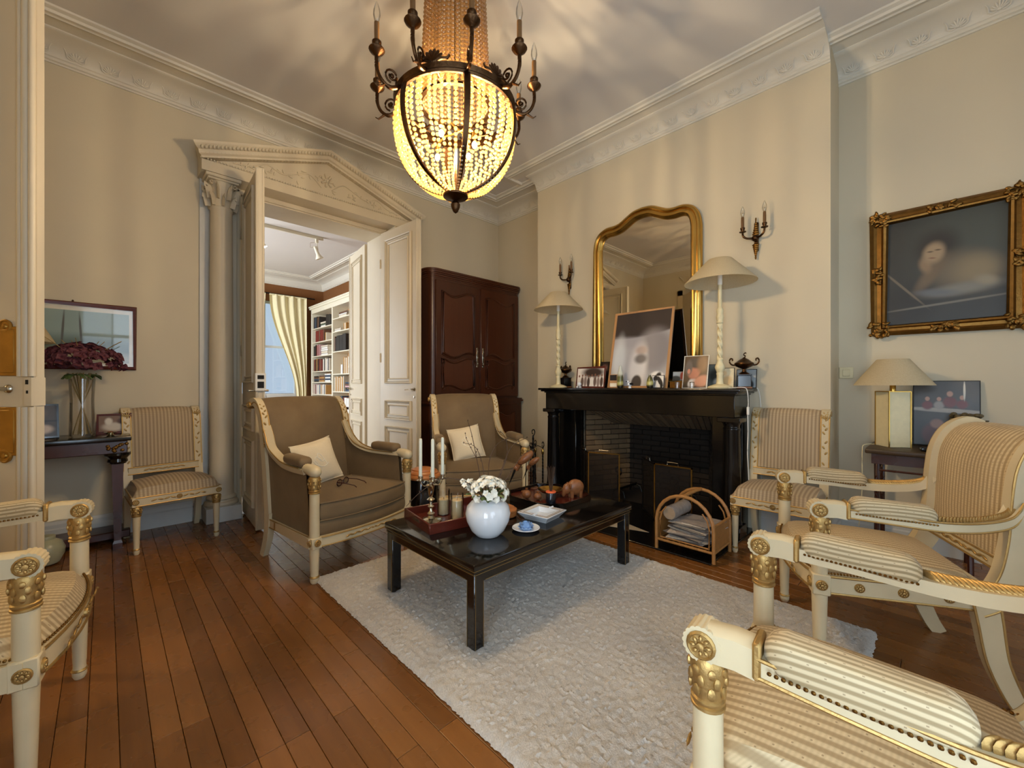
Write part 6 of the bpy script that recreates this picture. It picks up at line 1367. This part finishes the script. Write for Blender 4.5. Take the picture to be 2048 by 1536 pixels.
cl = thing('table_lamp', 'cream cone-shaded lamp on the console, mostly hidden by the open door', 'table lamp', (-.46, 4.17, .786)); MB().lathe([(.06, 0), (.055, .02), (.02, .04), (.03, .12), (.05, .2), (.03, .3), (.015, .36), (.012, .7)], 24).build('base', M['lampw'], cl); MB().lathe([(.22, .64), (.09, .90)], 36, cap=False).build('lamp_shade', M['shade'], cl)
jr = thing('stone_jar', 'pale green rounded stoneware jar on the floor under the console', 'jar', (-.27, 3.96, 0)); M['celadon'] = simple('celadon_glaze', C('#a8a78a'), .3, var=.15); MB().lathe([(.04, 0), (.06, .01), (.082, .06), (.085, .1), (.07, .14), (.04, .16), (.04, .17)], 26).build('body', M['celadon'], jr); MB().lathe([(.042, .17), (.04, .182), (.01, .19), (.001, .19)], 20).build('lid', M['celadon'], jr)
# ================================================================== LIBRARY
bk = thing('bookcase', 'tall white bookcase of open shelves against the brown library wall', 'bookcase', (3.69, 8.57, 0)); D_ = -.33
yb = [1.40, .20, -1.00]; M_b = M['bookw']
MB().box(-.012, 0, yb[2], yb[0], .0, 2.86).build('back_panel', M['lightwood'], bk, smooth=False)
for y in yb: MB().rbox(D_, -.012, y-.03, y+.03, 0, 2.86, .003, 1).build('upright', M_b, bk)
MB().rbox(D_-.03, 0, yb[2]-.06, yb[0]+.06, 2.86, 2.90, .004, 1).rbox(D_-.045, 0, yb[2]-.075, yb[0]+.075, 2.90, 2.935, .008, 2).rbox(D_-.01, -.012, yb[2]+.03, yb[0]-.03, 2.76, 2.86, .003, 1).build('cornice', M_b, bk)
ZS = {0: [.10, .62, .95, 1.22, 1.46, 1.80, 2.11, 2.42], 1: [.10, .62, 1.02, 1.38, 1.84, 2.25, 2.52]}
for c in (0, 1):
    for z in ZS[c]: MB().rbox(D_+.005, -.012, yb[c+1]+.03, yb[c]-.03, z-.022, z, .003, 1).build('shelf', M_b, bk)
def bookmat(h): return M.setdefault('bk'+h, simple('book_cloth_'+h, C('#'+h), .6, var=.12, nscale=30))
def book(y, z, w, h, col, lab, d=.2, lying=0, zz=0, x=None, grp_='books in the library bookcase'):
    o = thing('book', lab, 'book', (3.69+D_+.03 if x is None else x, y, z), 0, grp_)
    m1, m2 = MB(), MB()
    if lying: m1.box(0, d*.75, -h/2, h/2, 0, .003).box(0, d*.75, -h/2, h/2, w-.003, w).box(0, .003, -h/2, h/2, 0, w); m2.box(.003, d*.75-.004, -h/2+.004, h/2-.004, .003, w-.003)
    else: m1.box(0, d, -w/2, -w/2+.003, 0, h).box(0, d, w/2-.003, w/2, 0, h).box(0, .003, -w/2, w/2, 0, h); m2.box(.003, d-.004, -w/2+.003, w/2-.003, .004, h-.004)
    m1.build('cover', bookmat(col), o, smooth=False); m2.build('pages', M['embr'], o, smooth=False)
rnd = random.Random(17)
cn_ = {'7a2a22': 'dark red', '2a2522': 'black', 'd9cdb8': 'cream', 'b98a4c': 'tan', '3c4a5c': 'blue grey', 'e6e2da': 'white', '6a4a38': 'brown', '4a5a48': 'green', 'c8a0a0': 'pink'}
shelf_names = ['lowest', 'second lowest', 'third lowest', 'fourth lowest', 'fifth lowest', 'sixth lowest', 'second highest', 'highest']
def run(c, k, spec):
    nu = 0; npile = -1; z = ZS[c][k]; y = 8.57+yb[c]-.05; side = 'left' if c == 0 else 'right'
    sn = ('highest', 'second highest', 'third highest', 'fourth highest', 'fifth highest', 'sixth highest', 'seventh highest', 'lowest')[len(ZS[c])-1-k]
    for typ, n, cols, h, w in spec:
        if typ == 'gap': y -= w; continue
        if typ == 'up':
            for i in range(n):
                col = cols[i % len(cols)]; ww = w*rnd.uniform(.75, 1.25); y -= ww; nu += 1; book(y+ww/2, z, ww-.002, h*rnd.uniform(.92, 1.04), col, '%s upright book, %s from left on %s shelf of %s bookcase bay' % (cn_[col], ORD[nu-1], sn, side))
        if typ == 'lie':
            zz = z; y -= h; npile += 1
            for i in range(n): col = cols[i % len(cols)]; ww = w*rnd.uniform(.8, 1.2); book(y+h/2, zz, ww-.001, h*rnd.uniform(.85, 1), col, '%s book %s up in %s flat pile on %s shelf of %s bay' % (cn_[col], ORD[i], ORD[npile], sn, side), lying=1); zz += ww
            y -= .02
R_, K_, E_, T_, B_, W_, N_, G_, P_ = '7a2a22', '2a2522', 'd9cdb8', 'b98a4c', '3c4a5c', 'e6e2da', '6a4a38', '4a5a48', 'c8a0a0'
run(0, 7, [('up', 5, [K_, B_, K_, N_, K_], .26, .07), ('gap', 0, 0, 0, .05), ('lie', 3, [W_, G_, E_], .30, .035), ('up', 5, [K_], .24, .05)])
run(0, 6, [('gap', 0, 0, 0, .12), ('up', 8, [R_, R_, R_, N_], .25, .07), ('gap', 0, 0, 0, .05), ('up', 2, [T_, E_], .17, .05)])
run(0, 5, [('up', 2, [K_, K_], .24, .08), ('up', 4, [R_, P_], .25, .06), ('gap', 0, 0, 0, .04), ('lie', 5, [W_, E_, W_], .40, .045)])
run(0, 4, [('up', 9, [N_, R_, K_, T_, N_, K_, R_], .27, .055), ('gap', 0, 0, 0, .05), ('up', 8, [E_, W_, K_, E_], .27, .045)])
run(0, 3, [('lie', 4, [K_, B_, N_], .32, .035), ('lie', 4, [T_, N_], .30, .035), ('lie', 5, [W_, B_], .34, .035)])
run(0, 2, [('up', 5, [P_, E_, N_], .22, .04), ('up', 12, [W_, E_, W_, B_, E_, T_], .21, .045)])
run(0, 1, [('up', 7, [E_, G_, R_, N_], .2, .05), ('gap', 0, 0, 0, .1), ('up', 4, [R_, N_], .19, .06)])
run(1, 6, [('gap', 0, 0, 0, .22), ('lie', 3, [E_, W_, N_], .40, .035), ('gap', 0, 0, 0, .1), ('up', 3, [R_, K_], .22, .06)])
run(1, 5, [('lie', 2, [W_, E_], .34, .03), ('gap', 0, 0, 0, .1), ('up', 3, [T_, E_], .14, .05)])
run(1, 4, [('up', 2, [N_, K_], .3, .05), ('up', 3, [K_], .33, .16), ('gap', 0, 0, 0, .2), ('up', 2, [T_], .2, .08)])
run(1, 3, [('gap', 0, 0, 0, .32), ('up', 1, [W_], .18, .1), ('gap', 0, 0, 0, .04), ('up', 13, [T_, E_], .32, .042)])
run(1, 2, [('up', 9, [E_, T_], .30, .05), ('gap', 0, 0, 0, .05), ('lie', 5, [B_, K_, P_, N_], .40, .04)])
run(1, 1, [('gap', 0, 0, 0, .2), ('up', 6, [K_, R_, P_, B_], .30, .05), ('up', 3, [W_], .27, .10)])
# curtains
rod = struct(MB().tube([(1.45, 10.04, 3.13), (3.45, 10.04, 3.13)], .014, 8).build('trim_14', M['iron']))
def curtain(label, xa, xb, tie, n=46):
    o = thing('curtain', label, 'curtain', ((xa+xb)/2, 10.04, 0), 0, 'library curtains'); w = (xb-xa)/2
    def fn(u, v):
        z = 3.12*(1-v); t = max(0, min(1, (3.12-z)/2.2)); a = u*2-1; squeeze = 1-.0*t; x = a*w
        inner = -1 if tie > 0 else 1; k = math.sin(min(1, (3.12-z)/2.3)*PI/2)**2; k = k*(1 if z > .7 else 1-.35*(.7-z)/.7); edge = (a*inner+1)/2
        x = x - inner*edge*2*w*.72*k; y = .035*math.sin(u*n*.62)*(1-.35*k) + .015*math.sin(u*17+v*3) - .02*k
        return (x, y, max(.02, z))
    MB().grid(fn, 90, 26).build('drape', M['curtain'], o)
    MB().tube([(-w, 0, 3.115), (w, 0, 3.115)], .02, 6).build('heading', M['curtain'], o)
curtain('long cream curtain tied back at the right of the library window', 2.52, 3.27, 1); curtain('long cream curtain tied back at the left of the library window', 1.66, 2.44, -1)
# track lamps on the library ceiling
tk = thing('track_light', 'ceiling track rail with spot lamps in the library', 'track light', (1.75, 7.03, ZC)); MB().rbox(-.9, .80, -.017, .017, -.045, -.0, .004, 1).build('rail', M['bookw'], tk)
for x, lit in ((.70, 0), (-.12, 1)):
    h = MB().rbox(x-.02, x+.02, -.02, .02, -.11, -.04, .004, 1).tube([(x, 0, -.10), (x+.02, 0, -.22)], .006, 6).tube([(x-.02, 0, -.10), (x-.1, 0, -.13), (x-.1, 0, -.2), (x-.03, 0, -.18)], .003, 5).build('arm', M['bookw'], tk)
    s_ = MB().lathe([(.025, .0), (.028, -.10), (.03, -.13), (.06, -.19), (.062, -.20), (.055, -.19), (.02, -.13)], 20, T(x-.03, 0, -.17) @ RY(-22)).build('spot_shade', M['bookw'], h)
    if lit: MB().sph((0, 0, -.195), (.045, .045, .02), 12, 8, T(x-.03, 0, -.17) @ RY(-22)).build('lit_bulb', M['litspot'], s_)
# desk and papers seen over the armchair
dk = thing('library_desk', 'dark wooden desk standing in the library', 'desk', (2.15, 7.2, 0)); MB().rbox(-.55, .75, -.35, .35, .74, .78, .006, 1).build('desk_top', M['console'], dk); MB().rbox(.30, .70, -.3, .3, 0, .74, .004, 1).rbox(-.5, -.1, -.3, .3, 0, .74, .004, 1).build('pedestal', M['console'], dk)
for k, (x, y, w, d, h, col, lab) in enumerate(((2.20, 7.1, .16, .12, .025, 'e6e2da', 'white stack of papers on the library desk'), (2.55, 7.15, .15, .11, .03, 'e6e2da', 'thick pale file on the library desk'), (2.0, 7.2, .12, .1, .05, '2a2522', 'black book lying on the library desk'), (2.72, 7.0, .10, .12, .09, '6a4a38', 'brown box at the end of the library desk'))):
    o = thing('document', lab, 'papers', (x, y, .781), R(8*k)); MB().box(-w, w, -d, d, 0, h*.6).build('pages', bookmat(col), o, smooth=False); MB().box(-w*.95, w*.9, -d*.9, d*.95, h*.6, h).build('top_sheet', M['embr'], o, smooth=False)
